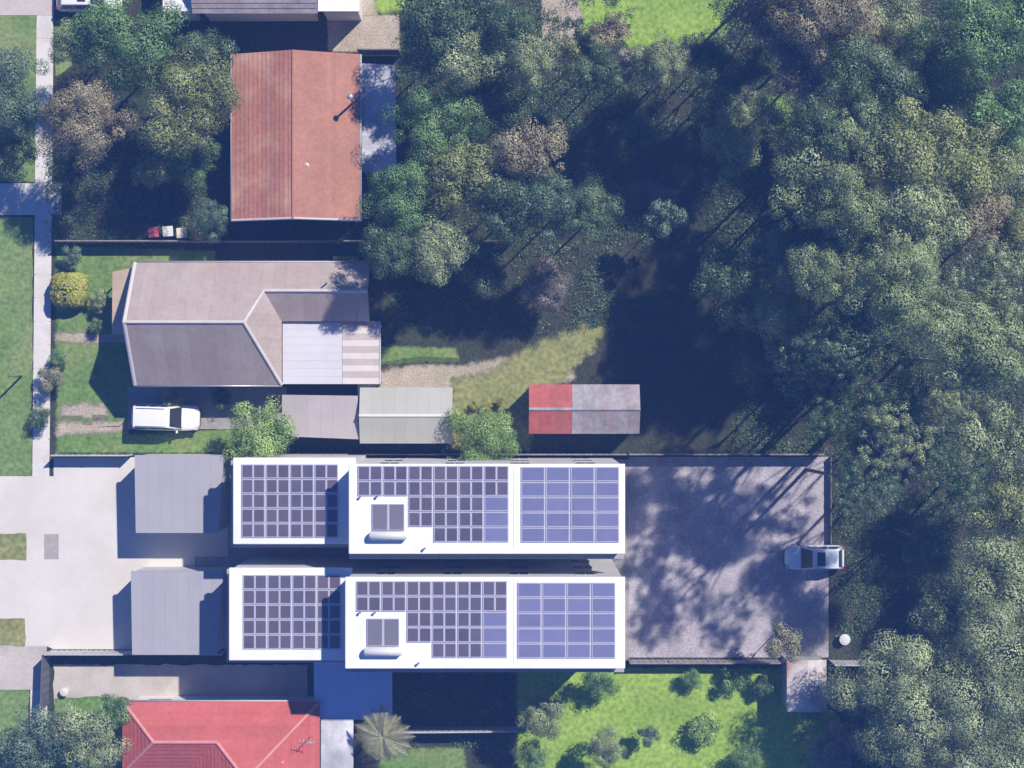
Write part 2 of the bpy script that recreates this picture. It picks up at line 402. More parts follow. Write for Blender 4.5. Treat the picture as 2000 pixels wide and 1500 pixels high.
def R4(x0, y0, x1, y1):
    return [(x0, y0), (x1, y0), (x1, y1), (x0, y1)]

gv, gf = [], []
NG = 60
ext = 220.0
for j in range(NG + 1):
    for i in range(NG + 1):
        gv.append((-ext + 2 * ext * i / NG, -ext + 2 * ext * j / NG, -0.03))
for j in range(NG):
    for i in range(NG):
        a = j * (NG + 1) + i
        gf.append([a, a + 1, a + NG + 2, a + NG + 1])
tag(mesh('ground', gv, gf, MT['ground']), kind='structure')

sheet('road', R4(-420, -900, -130, 2400), -0.012, MT['asphalt'])
sheet('kerb', R4(-130, -900, -122, 2400), 0.09, MT['path'], thick=0.12)
# verges
sheet('verge_lawn', [(-122, 28), (72, 28), (74, 355), (-122, 355)], 0.006, MT['lawn_verge'], 1.2, 3)
sheet('verge_lawn', [(-122, 425), (64, 425), (62, 930), (-122, 930)], 0.006, MT['lawn_verge'], 1.2, 4)
sheet('verge_lawn', [(-122, 1348), (56, 1348), (54, 1700), (-122, 1700)], 0.006, MT['lawn_verge'], 1.2, 5)
sheet('verge_lawn', [(106, 40), (150, 40), (140, 130), (108, 150)], 0.006, MT['lawn_verge'], 1.2, 6)
# footpath in bays with a slight joint between them
def footpath():
    y = -200.0
    k = 0
    root = None
    while y < 1640:
        y1 = y + 46
        xa0 = 72 - 14 * (y / 1500); xa1 = 72 - 14 * (y1 / 1500)
        if not (925 < y < 1262 - 20) :
            w = ccw([tuple(P(a, b).xy) for a, b in ((xa0, y + 0.5), (xa0 + 33, y + 0.5), (xa1 + 33, y1 - 0.5), (xa1, y1 - 0.5))])
            vs, fs = prism_geo(w, -0.02, 0.022 + 0.002 * (k % 2))
            o = mesh('slab', vs, fs, MT['path'])
            if root is None:
                root = mesh('footpath', *prism_geo(ccw([tuple(P(a, b).xy) for a, b in ((75, -205), (103, -205), (87, 1645), (59, 1645))]), -0.02, 0.012), MT['path'])
                tag(root, kind='structure')
            o.parent = root
        y = y1; k += 1
footpath()
sheet('driveway', R4(-122, 358, 120, 420), 0.030, MT['path'])
sheet('driveway', [(-122, -60), (106, -60), (106, 30), (-122, 30)], 0.030, MT['beige_drive'])
sheet('driveway', [(-122, 1262), (92, 1262), (86, 1347), (-122, 1347)], 0.030, MT['beige_drive'])
# townhouse forecourt
fc = sheet('forecourt', [(-122, 930), (60, 930), (105, 930), (105, 893), (445, 893), (445, 1268), (105, 1268), (92, 1262), (-122, 1262)], 0.034, MT['concrete'])
sheet('grass_island', R4(-60, 1042, 52, 1093), 0.052, MT['lawn_dry'], 0.8, 7)
sheet('grass_island', R4(-60, 1207, 50, 1261), 0.052, MT['lawn_dry'], 0.8, 8)
for (x0, x1, ya, yb, nx, ny) in ((-122, 104, 931, 1261, 2, 3), (106, 444, 895, 1267, 3, 3)):
    for i in range(nx):
        for j in range(ny):
            a = P(x0 + (x1 - x0) * i / nx, ya + (yb - ya) * j / ny); b = P(x0 + (x1 - x0) * (i + 1) / nx, ya + (yb - ya) * (j + 1) / ny)
            box('slab', (a.x + 0.012, b.y + 0.012, 0.03), (b.x - 0.012, a.y - 0.012, 0.040), MT['concrete'], fc)
tag(sheet('pit_lid', R4(87, 1043, 115, 1092), 0.050, MT['lid']), kind='structure')
sheet('side_paving', R4(445, 897, 1228, 1290), 0.020, MT['paving'])
soft_sheet('gravel_bed', R4(382, 1088, 470, 1113), 0.048, 'court', 6)
sheet('courtyard', R4(1228, 892, 1618, 1284), 0.028, MT['court'])
# front yard of the grey house
soft_sheet('front_lawn', [(110, 478), (420, 490), (420, 515), (262, 520), (275, 760), (250, 850), (440, 838), (560, 860), (560, 884), (110, 884)], 0.008, 'lawn', 14)
soft_sheet('wheel_track', [(122, 794), (160, 788), (200, 790), (212, 814), (180, 818), (118, 814)], 0.018, 'dirt', 22)
soft_sheet('wheel_track', [(110, 826), (160, 824), (244, 822), (246, 842), (170, 846), (112, 850)], 0.018, 'dirt', 22)
soft_sheet('garden_path', [(108, 650), (150, 651), (262, 653), (262, 670), (150, 668), (108, 664)], 0.018, 'dirt', 12)
sheet('carport_slab', R4(250, 756, 560, 838), 0.016, MT['paving'], 0)
# rear yard of the grey house
soft_sheet('rear_lawn', [(740, 676), (890, 680), (900, 708), (740, 712)], 0.008, 'lawn', 12)
soft_sheet('dirt_patch', [(740, 724), (820, 712), (900, 715), (980, 700), (1110, 690), (1120, 740), (1040, 762), (740, 766)], 0.008, 'dirt', 26)
soft_sheet('dry_lawn', [(884, 742), (960, 728), (1010, 690), (1075, 662), (1140, 636), (1185, 640), (1150, 690), (1100, 738), (1040, 765), (1036, 880), (880, 880)], 0.014, 'lawn_dry', 34)
# yards along the bottom and top
sheet('side_path', R4(105, 1298, 600, 1376), 0.012, MT['beige_drive'], 1.0, 17)
sheet('yard_lawn', [(105, 1362), (250, 1362), (250, 1600), (105, 1600)], 0.020, MT['lawn'], 1.5, 18)
soft_sheet('back_lawn', [(1010, 1302), (1540, 1306), (1560, 1330), (1640, 1400), (1650, 1640), (1010, 1640)], 0.008, 'lawn_lime', 16)
soft_sheet('back_lawn', [(740, 1462), (905, 1460), (930, 1640), (740, 1640)], 0.008, 'lawn', 16)
soft_sheet('garden_lawn', [(735, -200), (800, -200), (800, 22), (735, 22)], 0.008, 'lawn_lime', 30)
soft_sheet('garden_lawn', [(1090, -260), (1460, -260), (1470, 60), (1330, 90), (1200, 90), (1090, 60)], 0.008, 'lawn_lime', 30)
soft_sheet('garden_lawn', [(1462, 190), (1545, 190), (1545, 245), (1462, 250)], 0.008, 'lawn_lime', 30)
soft_sheet('garden_path', [(1056, -100), (1100, -100), (1140, 40), (1130, 90), (1060, 90)], 0.018, 'dirt', 12)
soft_sheet('earth_patch', [(1190, 366), (1260, 352), (1330, 372), (1320, 402), (1230, 408), (1190, 396)], 0.006, 'red_earth', 24)
soft_sheet('side_yard', R4(700, -60, 738, 100), 0.006, 'dirt', 10)
soft_sheet('side_yard', R4(640, 30, 780, 100), 0.010, 'dirt', 10)

# ------------------------------------------------------------------ roofs, houses
def clip(poly, nrm, off, keep_ge):
    out = []
    n = len(poly)
    for i in range(n):
        a, b = poly[i], poly[(i + 1) % n]
        da, db = a[nrm] - off, b[nrm] - off
        if not keep_ge: da, db = -da, -db
        if da >= 0: out.append(a)
        if (da >= 0) != (db >= 0):
            t = da / (da - db)
            out.append(tuple(a[k] + (b[k] - a[k]) * t for k in range(2)))
    return out

def roof_plane(roof, pts, mode, pitch, mat, name, mats=None, t0=0.014, lift=0.03, gap=0.006, seed=0, jitter=0.0):
    """cover a planar polygon with separate sheets (running up the slope) or tile courses (along the eave)"""
    rng = random.Random(seed)
    pts = [Vector(p) for p in pts]
    n = Vector((0, 0, 0))
    for i in range(len(pts)):
        a, b = pts[i], pts[(i + 1) % len(pts)]
        n += a.cross(b)
    n.normalize()
    if n.z < 0: n = -n
    if mode == 'rows':
        u = Vector((0, 1, 0)) - n * n.y; u.normalize()
    else:
        u = Vector((0, 0, 1)).cross(n)
        if u.length < 0.02: u = Vector((1, 0, 0))
        u.normalize()
    v = n.cross(u).normalized()
    o0 = pts[0]
    pl = [((p - o0).dot(u), (p - o0).dot(v)) for p in pts]
    ax = 1 if mode == 'course' else 0
    lo = min(p[ax] for p in pl); hi = max(p[ax] for p in pl)
    cnt = max(1, round((hi - lo) / pitch)); st = (hi - lo) / cnt
    for k in range(cnt):
        a, b = lo + k * st, lo + (k + 1) * st - gap
        q = clip(clip(pl, ax, a, True), ax, b, False)
        qq = []
        for p in q:
            if not qq or math.dist(p, qq[-1]) > 1e-4: qq.append(p)
        if len(qq) > 2 and math.dist(qq[0], qq[-1]) < 1e-4: qq.pop()
        if len(qq) < 3: continue
        qq = ccw(qq)
        def h(p):
            if mode == 'course': return t0 + lift * (1 - (p[1] - a) / st)
            return t0 + (0.005 if k % 2 else 0)
        top = [o0 + u * p[0] + v * p[1] + n * h(p) for p in qq]
        bot = [o0 + u * p[0] + v * p[1] + n * 0.004 for p in qq]
        m = len(qq)
        fs = [list(range(m)), list(range(2 * m - 1, m - 1, -1))]
        for i in range(m):
            j = (i + 1) % m
            fs.append([m + i, m + j, j, i])
        mm = mat if mats is None else mats[k % len(mats)]
        mesh(name, top + bot, fs, mm, roof)

def slab_poly(pts, t):
    """closed thin body under a roof polygon"""
    m = len(pts)
    top = [Vector(p) for p in pts]
    bot = [Vector(p) - Vector((0, 0, t)) for p in pts]
    a = sum(top[i].x * top[(i + 1) % m].y - top[(i + 1) % m].x * top[i].y for i in range(m))
    if a < 0: top.reverse(); bot.reverse()
    fs = [list(range(m)), list(range(2 * m - 1, m - 1, -1))]
    for i in range(m):
        j = (i + 1) % m
        fs.append([m + i, m + j, j, i])
    return top + bot, fs

def roof_body(name, polys, mat, parent, t=0.12):
    vs, fs = [], []
    for p in polys:
        v, f = slab_poly(p, t)
        b = len(vs); vs += v; fs += [[b + i for i in q] for q in f]
    return mesh(name, vs, fs, mat, parent)

def cap(roof, a, b, mat, w=0.11, h=0.05, name='ridge_cap', lift=0.035):
    a, b = Vector(a), Vector(b)
    d = (b - a).normalized(); s = d.cross(Vector((0, 0, 1))).normalized(); up = s.cross(d)
    vs = []
    for p in (a, b):
        for (o, z) in ((-w, lift - 0.05), (-w * 0.55, lift + h * 0.7), (0, lift + h), (w * 0.55, lift + h * 0.7), (w, lift - 0.05)):
            vs.append(p + s * o + up * z)
    fs = [[i, i + 1, i + 6, i + 5] for i in range(4)] + [[4, 3, 2, 1, 0], [5, 6, 7, 8, 9], [0, 5, 9, 4]]
    return mesh(name, vs, fs, mat, roof)

def gutter(roof, a, b, mat, name='gutter'):
    a, b = Vector(a), Vector(b)
    return tube(name, [a, b], [0.06, 0.06], mat, roof, 6)

def window(parent, c, nrm, w, h):
    """window on a wall: c centre, nrm outward horizontal"""
    n = Vector(nrm).normalized(); s = Vector((-n.y, n.x, 0))
    def bx(c, hw, hh, d):
        vs = []
        for dd in (-0.05, d):
            for (a, b) in ((-hw, -hh), (hw, -hh), (hw, hh), (-hw, hh)):
                vs.append(Vector(c) + s * a + Vector((0, 0, b)) + n * dd)
        return vs, [[4, 5, 6, 7], [3, 2, 1, 0], [0, 1, 5, 4], [1, 2, 6, 5], [2, 3, 7, 6], [3, 0, 4, 7]]
    f = mesh('window', *bx(c, w / 2, h / 2, 0.03), MT['frame'], parent)
    for sg in (-1, 1):
        mesh('pane', *bx(Vector(c) + s * sg * w * 0.24, w * 0.21, h * 0.42, 0.045), MT['glass'], f)

def walls(parent, x0, y0, x1, y1, z0, z1, mat, name='wall'):
    vs, fs = [], []
    box_geo(min(x0, x1), min(y0, y1), z0, max(x0, x1), max(y0, y1), z1, vs, fs)
    return mesh(name, vs, fs, mat, parent)

# ---- grey house in the middle
def grey_house():
    ze, zr = 3.0, 5.45
    h = empty('house', P(400, 640, 0))
    tag(h, 'grey-mauve gabled house with tan front awning and white patio roof behind, between lawn and trees', 'house')
    def K(o):
        o.parent = h; o.matrix_parent_inverse = Matrix.Translation(-h.location); return o
    A = P(262, 513, ze); B = P(262, 752, ze)
    xW = A.x; yN = A.y; yS = B.y
    yR = (yN + yS) / 2
    xE = P(550, 700, ze).x
    xA = P(476, 630, zr).x                       # hip apex
    yr2 = P(520, 568, 4.05).y
    zr2 = ze + (zr - ze) * (yN - yr2) / (yN - yR)
    f2 = (zr - zr2) / (zr - ze)
    xV = xA + (xE - xA) * f2
    ys2 = yr2 - (yN - yr2)                       # south eave of the rear wing
    xF = P(722, 560, ze).x
    V = Vector
    north = [V((xW, yN, ze)), V((xF, yN, ze)), V((xF, yr2, zr2)), V((xV, yr2, zr2)), V((xA, yR, zr)), V((xW, yR, zr))]
    south = [V((xW, yS, ze)), V((xE, yS, ze)), V((xA, yR, zr)), V((xW, yR, zr))]
    east = [V((xA, yR, zr)), V((xE, yS, ze)), V((xE, ys2, ze)), V((xV, yr2, zr2))]
    wing = [V((xV, yr2, zr2)), V((xE, ys2, ze)), V((xF, ys2, ze)), V((xF, yr2, zr2))]
    roof = roof_body('roof', [north, south, east, wing], MT['house_roof'], None, 0.1); K(roof)
    for pl, sd in ((north, 1), (south, 2), (east, 3), (wing, 4)):
        roof_plane(roof, pl, 'sheet', 0.76, MT['house_roof'], 'roof_sheet', seed=sd)
    cap(roof, (xW, yR, zr), (xA, yR, zr), MT['roof_cap'])
    cap(roof, (xA, yR, zr), (xE, yS, ze), MT['roof_cap'], name='hip_cap')
    cap(roof, (xA, yR, zr), (xV, yr2, zr2), MT['roof_cap'], name='hip_cap')
    cap(roof, (xV, yr2, zr2), (xF, yr2, zr2), MT['roof_cap'])
    # verge boards along the front gable
    cap(roof, (xW + 0.05, yN, ze), (xW + 0.05, yR, zr), MT['roof_cap'], 0.14, name='barge_board')
    cap(roof, (xW + 0.05, yS, ze), (xW + 0.05, yR, zr), MT['roof_cap'], 0.14, name='barge_board')
    gutter(roof, (xW, yN + 0.06, ze - 0.03), (xF, yN + 0.06, ze - 0.03), MT['frame'])
    gutter(roof, (xW, yS - 0.06, ze - 0.03), (xE, yS - 0.06, ze - 0.03), MT['steel'])
    i = 0.45
    K(walls(None, xW + i, yS + i, xE - 0.1, yN - i, 0, ze - 0.12, MT['weatherboard']))
    K(walls(None, xE - 0.1, ys2 + 0.15, xF - i, yN - i, 0, ze - 0.13, MT['weatherboard']))
    # front gable infill
    gx = xW + i
    K(mesh('gable', [(gx, yS + i, ze - 0.12), (gx, yN - i, ze - 0.12), (gx, yR, zr - 0.36), (gx + 0.12, yS + i, ze - 0.12), (gx + 0.12, yN - i, ze - 0.12), (gx + 0.12, yR, zr - 0.36)],
           [[0, 2, 1], [3, 4, 5], [0, 1, 4, 3], [1, 2, 5, 4], [2, 0, 3, 5]], MT['weatherboard']))
    fy = yr2
    K(mesh('gable', [(xF - i, ys2 + 0.15, ze - 0.13), (xF - i, yN - i, ze - 0.13), (xF - i, yr2, zr2 - 0.2), (xF - i - 0.1, ys2 + 0.15, ze - 0.13), (xF - i - 0.1, yN - i, ze - 0.13), (xF - i - 0.1, yr2, zr2 - 0.2)],
           [[0, 1, 2], [3, 5, 4], [0, 3, 4, 1], [1, 4, 5, 2], [2, 5, 3, 0]], MT['weatherboard']))
    w = empty('front', (0, 0, 0)); bpy.data.objects.remove(w)
    for yy in (yN - 1.8, yS + 1.6):
        hold = []
        before = set(bpy.data.objects)
        window(None, (gx - 0.0, yy, 1.6), (-1, 0, 0), 1.5, 1.2)
        for o in set(bpy.data.objects) - before:
            if o.parent is None: K(o)
    # tan front awning
    aw = [P(262, 519, 2.55), P(222, 533, 2.3), P(219, 655, 2.3), P(257, 655, 2.55)]
    x1 = xW + i
    aw = [V((x1, P(0, 520, 2.5).y, 2.72)), V((P(220, 533, 2.25).x, P(0, 531, 2.25).y, 2.25)), V((P(219, 655, 2.25).x, P(0, 654, 2.25).y, 2.25)), V((x1, P(0, 654, 2.5).y, 2.72))]
    ar = roof_body('awning', [aw], MT['porch'], None, 0.06); K(ar)
    roof_plane(ar, aw, 'sheet', 0.76, MT['porch'], 'roof_sheet', seed=9)
    for yy in (aw[1].y - 0.12, aw[2].y + 0.12):
        K(tube('post', [(aw[1].x + 0.1, yy, 0), (aw[1].x + 0.1, yy, 2.22)], [0.06, 0.06], MT['white_paint'], None, 8))
    # white patio roof and ribbed strip roof behind it
    zp = 2.78
    px0 = xE + 0.03; px1 = P(668, 0, zp).x; py0 = P(0, 750, zp).y; py1 = ys2 - 0.03
    pr = [V((px0, py0, zp)), V((px1, py0, zp - 0.06)), V((px1, py1, zp - 0.06)), V((px0, py1, zp))]
    o = roof_body('patio_roof', [pr], MT['patio_white'], None, 0.08); K(o)
    roof_plane(o, pr, 'rows', 0.5, MT['patio_white'], 'roof_sheet')
    sx1 = P(743, 0, 2.6).x
    sr = [V((px1 + 0.02, py0, zp - 0.04)), V((sx1, py0, zp - 0.22)), V((sx1, py1 + 0.05, zp - 0.22)), V((px1 + 0.02, py1 + 0.05, zp - 0.04))]
    o = roof_body('strip_roof', [sr], MT['strip_tan'], None, 0.06); K(o)
    roof_plane(o, sr, 'rows', 0.40, None, 'roof_sheet', mats=[MT['strip_pale'], MT['strip_tan']], t0=0.02)
    cap(o, (sx1 - 0.03, py0, zp - 0.2), (sx1 - 0.03, py1, zp - 0.2), MT['patio_white'], 0.05, 0.03, 'edge_trim')
    for (x, y) in ((px1 + 0.2, py0 + 0.15), (sx1 - 0.15, py0 + 0.15), (sx1 - 0.15, py1 - 0.2), (px0 + 0.3, py0 + 0.15)):
        K(tube('post', [(x, y, 0), (x, y, zp - 0.2)], [0.05, 0.05], MT['white_paint'], None, 8))
    # chimney flue and vent
    K(tube('vent_pipe', [(P(640, 0, 3.6).x, yr2 + 0.5, zr2 - 0.5), (P(640, 0, 3.6).x, yr2 + 0.5, zr2 + 0.4)], [0.05, 0.05], MT['steel'], None, 8))
    return h
grey_house()

def keep(h, o):
    o.parent = h; o.matrix_parent_inverse = Matrix.Translation(-Vector(h.location)); return o

def gable_shed(name, label, cat, x0, y0, x1, y1, ze, zr, parts, axis, wall_mat, capmat, mode='sheet', pitch=0.76, inset=0.15, sheetname='roof_sheet', body=None):
    """axis 'x': ridge runs along x.  parts: list of (px_from, px_to, material) along the ridge"""
    h = empty(name, P((x0 + x1) / 2, (y0 + y1) / 2, 0))
    tag(h, label, cat)
    a = P(x0, y0, ze); b = P(x1, y1, ze)
    V = Vector
    roof = None
    if axis == 'x':
        yr = (a.y + b.y) / 2
        polys = []
        for (s, e, m) in parts:
            xs, xe = P(s, 0, ze).x, P(e, 0, ze).x
            polys.append(([V((xs, a.y, ze)), V((xe, a.y, ze)), V((xe, yr, zr)), V((xs, yr, zr))], m))
            polys.append(([V((xs, yr, zr)), V((xe, yr, zr)), V((xe, b.y, ze)), V((xs, b.y, ze))], m))
        full = [[V((a.x, a.y, ze)), V((b.x, a.y, ze)), V((b.x, yr, zr)), V((a.x, yr, zr))], [V((a.x, yr, zr)), V((b.x, yr, zr)), V((b.x, b.y, ze)), V((a.x, b.y, ze))]]
        ra, rb = V((a.x, yr, zr)), V((b.x, yr, zr))
    else:
        xr = (a.x + b.x) / 2
        ms = [p[2] for p in parts]
        full = [[V((a.x, a.y, ze)), V((xr, a.y, zr)), V((xr, b.y, zr)), V((a.x, b.y, ze))], [V((xr, a.y, zr)), V((b.x, a.y, ze)), V((b.x, b.y, ze)), V((xr, b.y, zr))]]
        polys = [(full[0], ms[0]), (full[1], ms[-1])]
        ra, rb = V((xr, a.y, zr)), V((xr, b.y, zr))
    roof = keep(h, roof_body('roof', full, body or parts[0][2], None, 0.09))
    for k, (pl, m) in enumerate(polys):
        roof_plane(roof, pl, mode, pitch, m, sheetname, seed=k)
    if capmat: cap(roof, ra, rb, capmat)
    i = inset
    keep(h, walls(None, a.x + i, b.y + i, b.x - i, a.y - i, 0, ze - 0.1, wall_mat))
    if axis == 'x':
        for xx, sg in ((a.x + i, 1), (b.x - i, -1)):
            yr = (a.y + b.y) / 2; dr = (zr - ze) * i / ((a.y - b.y) / 2)
            q = [(xx, b.y + i, ze - 0.1), (xx, a.y - i, ze - 0.1), (xx, yr, zr - 0.11), (xx + sg * 0.08, b.y + i, ze - 0.1), (xx + sg * 0.08, a.y - i, ze - 0.1), (xx + sg * 0.08, yr, zr - 0.11)]
            keep(h, mesh('gable', q, [[0, 2, 1], [3, 4, 5], [0, 1, 4, 3], [1, 2, 5, 4], [2, 0, 3, 5]], wall_mat))
    else:
        for yy, sg in ((b.y + i, 1), (a.y - i, -1)):
            xr = (a.x + b.x) / 2
            q = [(a.x + i, yy, ze - 0.1), (b.x - i, yy, ze - 0.1), (xr, yy, zr - 0.11), (a.x + i, yy + sg * 0.08, ze - 0.1), (b.x - i, yy + sg * 0.08, ze - 0.1), (xr, yy + sg * 0.08, zr - 0.11)]
            keep(h, mesh('gable', q, [[0, 1, 2], [3, 5, 4], [0, 3, 4, 1], [1, 4, 5, 2], [2, 5, 3, 0]], wall_mat))
    return h, roof, a, b

def flat_roof(name, label, cat, pts, z, fall, mode, pitch, mat, post_mat, sheetname='roof_sheet', wall=None, open_sides=True, t=0.1):
    w = [P(x, y, z) for x, y in pts]
    cx = sum(p.x for p in w) / len(w); cy = sum(p.y for p in w) / len(w)
    h = empty(name, (cx, cy, 0)); tag(h, label, cat)
    wl = [Vector((p.x, p.y, z + fall[0] * (p.x - cx) + fall[1] * (p.y - cy))) for p in w]
    r = keep(h, roof_body('roof', [wl], mat, None, t))
    roof_plane(r, wl, mode, pitch, mat, sheetname)
    if wall is not None:
        q = ccw([(cx + (p.x - cx) * 0.97, cy + (p.y - cy) * 0.97) for p in wl])
        zt = min(p.z for p in wl) - t + 0.02
        keep(h, mesh('wall', *prism_geo(q, 0, zt), wall))
    else:
        for p in wl:
            x = cx + (p.x - cx) * 0.94; y = cy + (p.y - cy) * 0.94
            zz = z + fall[0] * (x - cx) + fall[1] * (y - cy) - t + 0.01
            keep(h, tube('post', [(x, y, 0), (x, y, zz)], [0.05, 0.05], post_mat, None, 8))
    return h, r, wl

# ---- red-brown tiled house with its patio
hb, rb_, a_, b_ = gable_shed('house', 'red-brown tiled gabled house with ridge running up the picture, beside pale patio roof', 'house',
                             453, 106, 703, 432, 3.3, 4.45, [(0, 0, MT['red_brown_pale']), (0, 0, MT['red_brown'])], 'y', MT['brick'], None, 'course', 0.30, 0.45, 'tile_course', MT['red_brown'])
xr_ = (a_.x + b_.x) / 2
cap(rb_, (xr_, a_.y, 4.45), (xr_, b_.y, 4.45), MT['red_brown'], 0.12, 0.06)
gutter(rb_, (b_.x + 0.05, a_.y, 3.27), (b_.x + 0.05, b_.y, 3.27), MT['frame'])
gutter(rb_, (a_.x - 0.05, a_.y, 3.27), (a_.x - 0.05, b_.y, 3.27), MT['frame'])
cap(rb_, (a_.x, b_.y + 0.06, 3.3), (xr_, b_.y + 0.06, 4.45), MT['roof_cap'], 0.09, 0.03, 'barge_board')
cap(rb_, (xr_, b_.y + 0.06, 4.45), (b_.x, b_.y + 0.06, 3.3), MT['roof_cap'], 0.09, 0.03, 'barge_board')
vp = P(688, 198, 3.9)
keep(hb, tube('vent_pipe', [(vp.x, vp.y, 3.3), (vp.x, vp.y, 5.2)], [0.07, 0.07], MT['steel'], None, 8))
keep(hb, lathe('vent_cowl', [(0.02, 0), (0.16, 0.02), (0.18, 0.12), (0.05, 0.2)], MT['steel'], None, (vp.x, vp.y, 5.18)))
vp = P(600, 323, 4.1)
keep(hb, lathe('roof_vent', [(0.05, 0), (0.14, 0.02), (0.14, 0.16), (0.04, 0.22)], MT['roof_cap'], None, (vp.x, vp.y, 4.1)))
for yy in (P(0, 330, 1.6).y,):
    bf = set(bpy.data.objects); window(None, (P(520, 0, 1.5).x, b_.y + 0.45, 1.6), (0, -1, 0), 1.6, 1.2)
    for o in set(bpy.data.objects) - bf:
        if o.parent is None: keep(hb, o)
flat_roof('patio_cover', 'shade-mottled white patio cover along the right side of the red-brown house', 'patio cover',
          [(706, 124), (772, 127), (774, 338), (708, 336)], 2.7, (-0.03, 0), 'sheet', 0.76, MT['shade_mottled'], MT['white_paint'])

# ---- house at the top edge
ht, rt_, a2, b2 = gable_shed('house', 'mauve tiled house cut off by the top edge, white flat roofs at both ends', 'house',
                             376, -190, 620, 26, 3.4, 5.2, [(376, 620, MT['purple_roof'])], 'x', MT['white_paint'], MT['purple_roof'], 'course', 0.32, 0.4, 'tile_course')
for (xa, xb) in ((318, 375), (621, 702)):
    w = [P(xa, -120, 3.2), P(xb, -120, 3.2), P(xb, 22, 3.2), P(xa, 22, 3.2)]
    o = keep(ht, roof_body('veranda_roof', [w], MT['white_roof'], None, 0.1))
    roof_plane(o, w, 'sheet', 0.76, MT['white_roof'], 'roof_sheet')
    keep(ht, walls(None, w[0].x + 0.2, w[2].y + 0.25, w[1].x - 0.2, w[0].y, 0, 3.11, MT['white_paint']))

# ---- sheds and carport of the middle lot
flat_roof('carport', 'flat pinkish-grey carport roof between the grey house and the sage green shed', 'carport',
          [(551, 771), (699, 773), (701, 858), (551, 852)], 2.5, (0, 0.02), 'sheet', 0.76, MT['carport'], MT['steel'])
gable_shed('garden_shed', 'pale sage green gabled shed right of the flat carport', 'shed', 703, 757, 884, 866, 2.5, 3.05,
           [(703, 884, MT['sage'])], 'x', MT['shed_wall'], MT['sage_cap'])
gable_shed('garden_shed', 'shed with roof half bright red and half worn zinc, beside the dry lawn', 'shed', 1033, 751, 1249, 847, 2.4, 3.0,
           [(1033, 1116, MT['red_shed']), (1117, 1249, MT['old_zinc'])], 'x', MT['shed_wall'], MT['old_zinc'], inset=0.12)
gable_shed('garden_shed', 'small rust-stained white shed at the corner of the lime green lawn', 'shed', 1537, 1289, 1614, 1390, 2.2, 2.38,
           [(0, 0, MT['rusty'])], 'y', MT['shed_wall'], None, inset=0.1)

# ---- red house at the bottom
def red_house():
    ze = 3.0
    h = empty('house', P(430, 1480, 0))
    tag(h, 'coral red tiled hip roof house cut off by the bottom edge', 'house')
    V = Vector
    A = P(240, 1371, ze); E = P(624, 1371, ze)
    yN = A.y; xW = A.x; xE = E.x
    sl = 0.55
    hm = (P(0, 1371, ze).y - P(0, 1449, ze + 1.1).y)      # half width of the main wing
    xi = P(362, 0, ze).x                                  # left side of the rear wing
    hw = (xE - xi) / 2
    yS = yN - 2 * hm
    zm = ze + sl * hm; zw = ze + sl * hw
    xw = xi + hw
    yF = yN - 2 * hw - 4
    M0 = V((xW + hm, yN - hm, zm)); M1 = V((xi + hm, yN - hm, zm))
    W0 = V((xw, yN - hw, zw)); W1 = V((xw, yF, zw))
    north = [V((xW, yN, ze)), V((xE, yN, ze)), W0, M1, M0]
    west = [V((xW, yN, ze)), M0, V((xW, yS, ze))]
    south = [V((xW, yS, ze)), M0, M1, V((xi, yS, ze))]
    wwest = [M1, W0, W1, V((xi, yF, ze)), V((xi, yS, ze))]
    east = [V((xE, yN, ze)), V((xE, yF, ze)), W1, W0]
    roof = keep(h, roof_body('roof', [north, west, south, wwest, east], MT['coral'], None, 0.1))
    for k, pl in enumerate((north, west, south, wwest, east)):
        roof_plane(roof, pl, 'course', 0.30, MT['coral'], 'tile_course', seed=k)
    cap(roof, M0, M1, MT['coral_cap'])
    cap(roof, M1, W0, MT['coral_cap'], name='hip_cap')
    cap(roof, V((xE, yN, ze)), W0, MT['coral_cap'], name='hip_cap')
    cap(roof, W0, W1, MT['coral_cap'])
    cap(roof, V((xW, yN, ze)), M0, MT['coral_cap'], name='hip_cap')
    cap(roof, V((xW, yS, ze)), M0, MT['coral_cap'], name='hip_cap')
    gutter(roof, (xW, yN + 0.06, ze - 0.03), (xE, yN + 0.06, ze - 0.03), MT['frame'])
    i = 0.3
    keep(h, walls(None, xW + i, yS + i, xi + i, yN - i, 0, ze - 0.09, MT['white_paint']))
    keep(h, walls(None, xi + i + 0.01, yF + i, xE - i, yN - i, 0, ze - 0.09, MT['white_paint']))
    for px in (310, 420, 540):
        bf = set(bpy.data.objects); window(None, (P(px, 0, 1.5).x, yN - i, 1.6), (0, 1, 0), 1.5, 1.2)
        for o in set(bpy.data.objects) - bf:
            if o.parent is None: keep(h, o)
    an = P(606, 1440, 3.6)
    keep(h, tube('antenna_mast', [(an.x, an.y, 3.3), (an.x, an.y, 5.0)], [0.03, 0.03], MT['steel'], None, 6))
    arm = keep(h, tube('antenna_boom', [(an.x - 0.5, an.y, 4.95), (an.x + 0.5, an.y, 4.95)], [0.02, 0.02], MT['steel'], None, 6))
    for k in range(5):
        x = an.x - 0.45 + 0.22 * k
        tube('element', [(x, an.y - 0.3 + 0.03 * k, 4.95), (x, an.y + 0.3 - 0.03 * k, 4.95)], [0.012, 0.012], MT['steel'], arm, 5)
    v = P(551, 1488, 4.1)
    keep(h, lathe('roof_vent', [(0.05, 0), (0.14, 0.02), (0.14, 0.14), (0.04, 0.2)], MT['coral_cap'], None, (v.x, v.y, 4.05)))
red_house()
flat_roof('patio_cover', 'shade-mottled white patio cover beside the coral red roof', 'patio cover',
          [(627, 1402), (690, 1405), (690, 1620), (627, 1620)], 2.6, (-0.02, 0), 'sheet', 0.76, MT['shade_mottled'], MT['white_paint'])
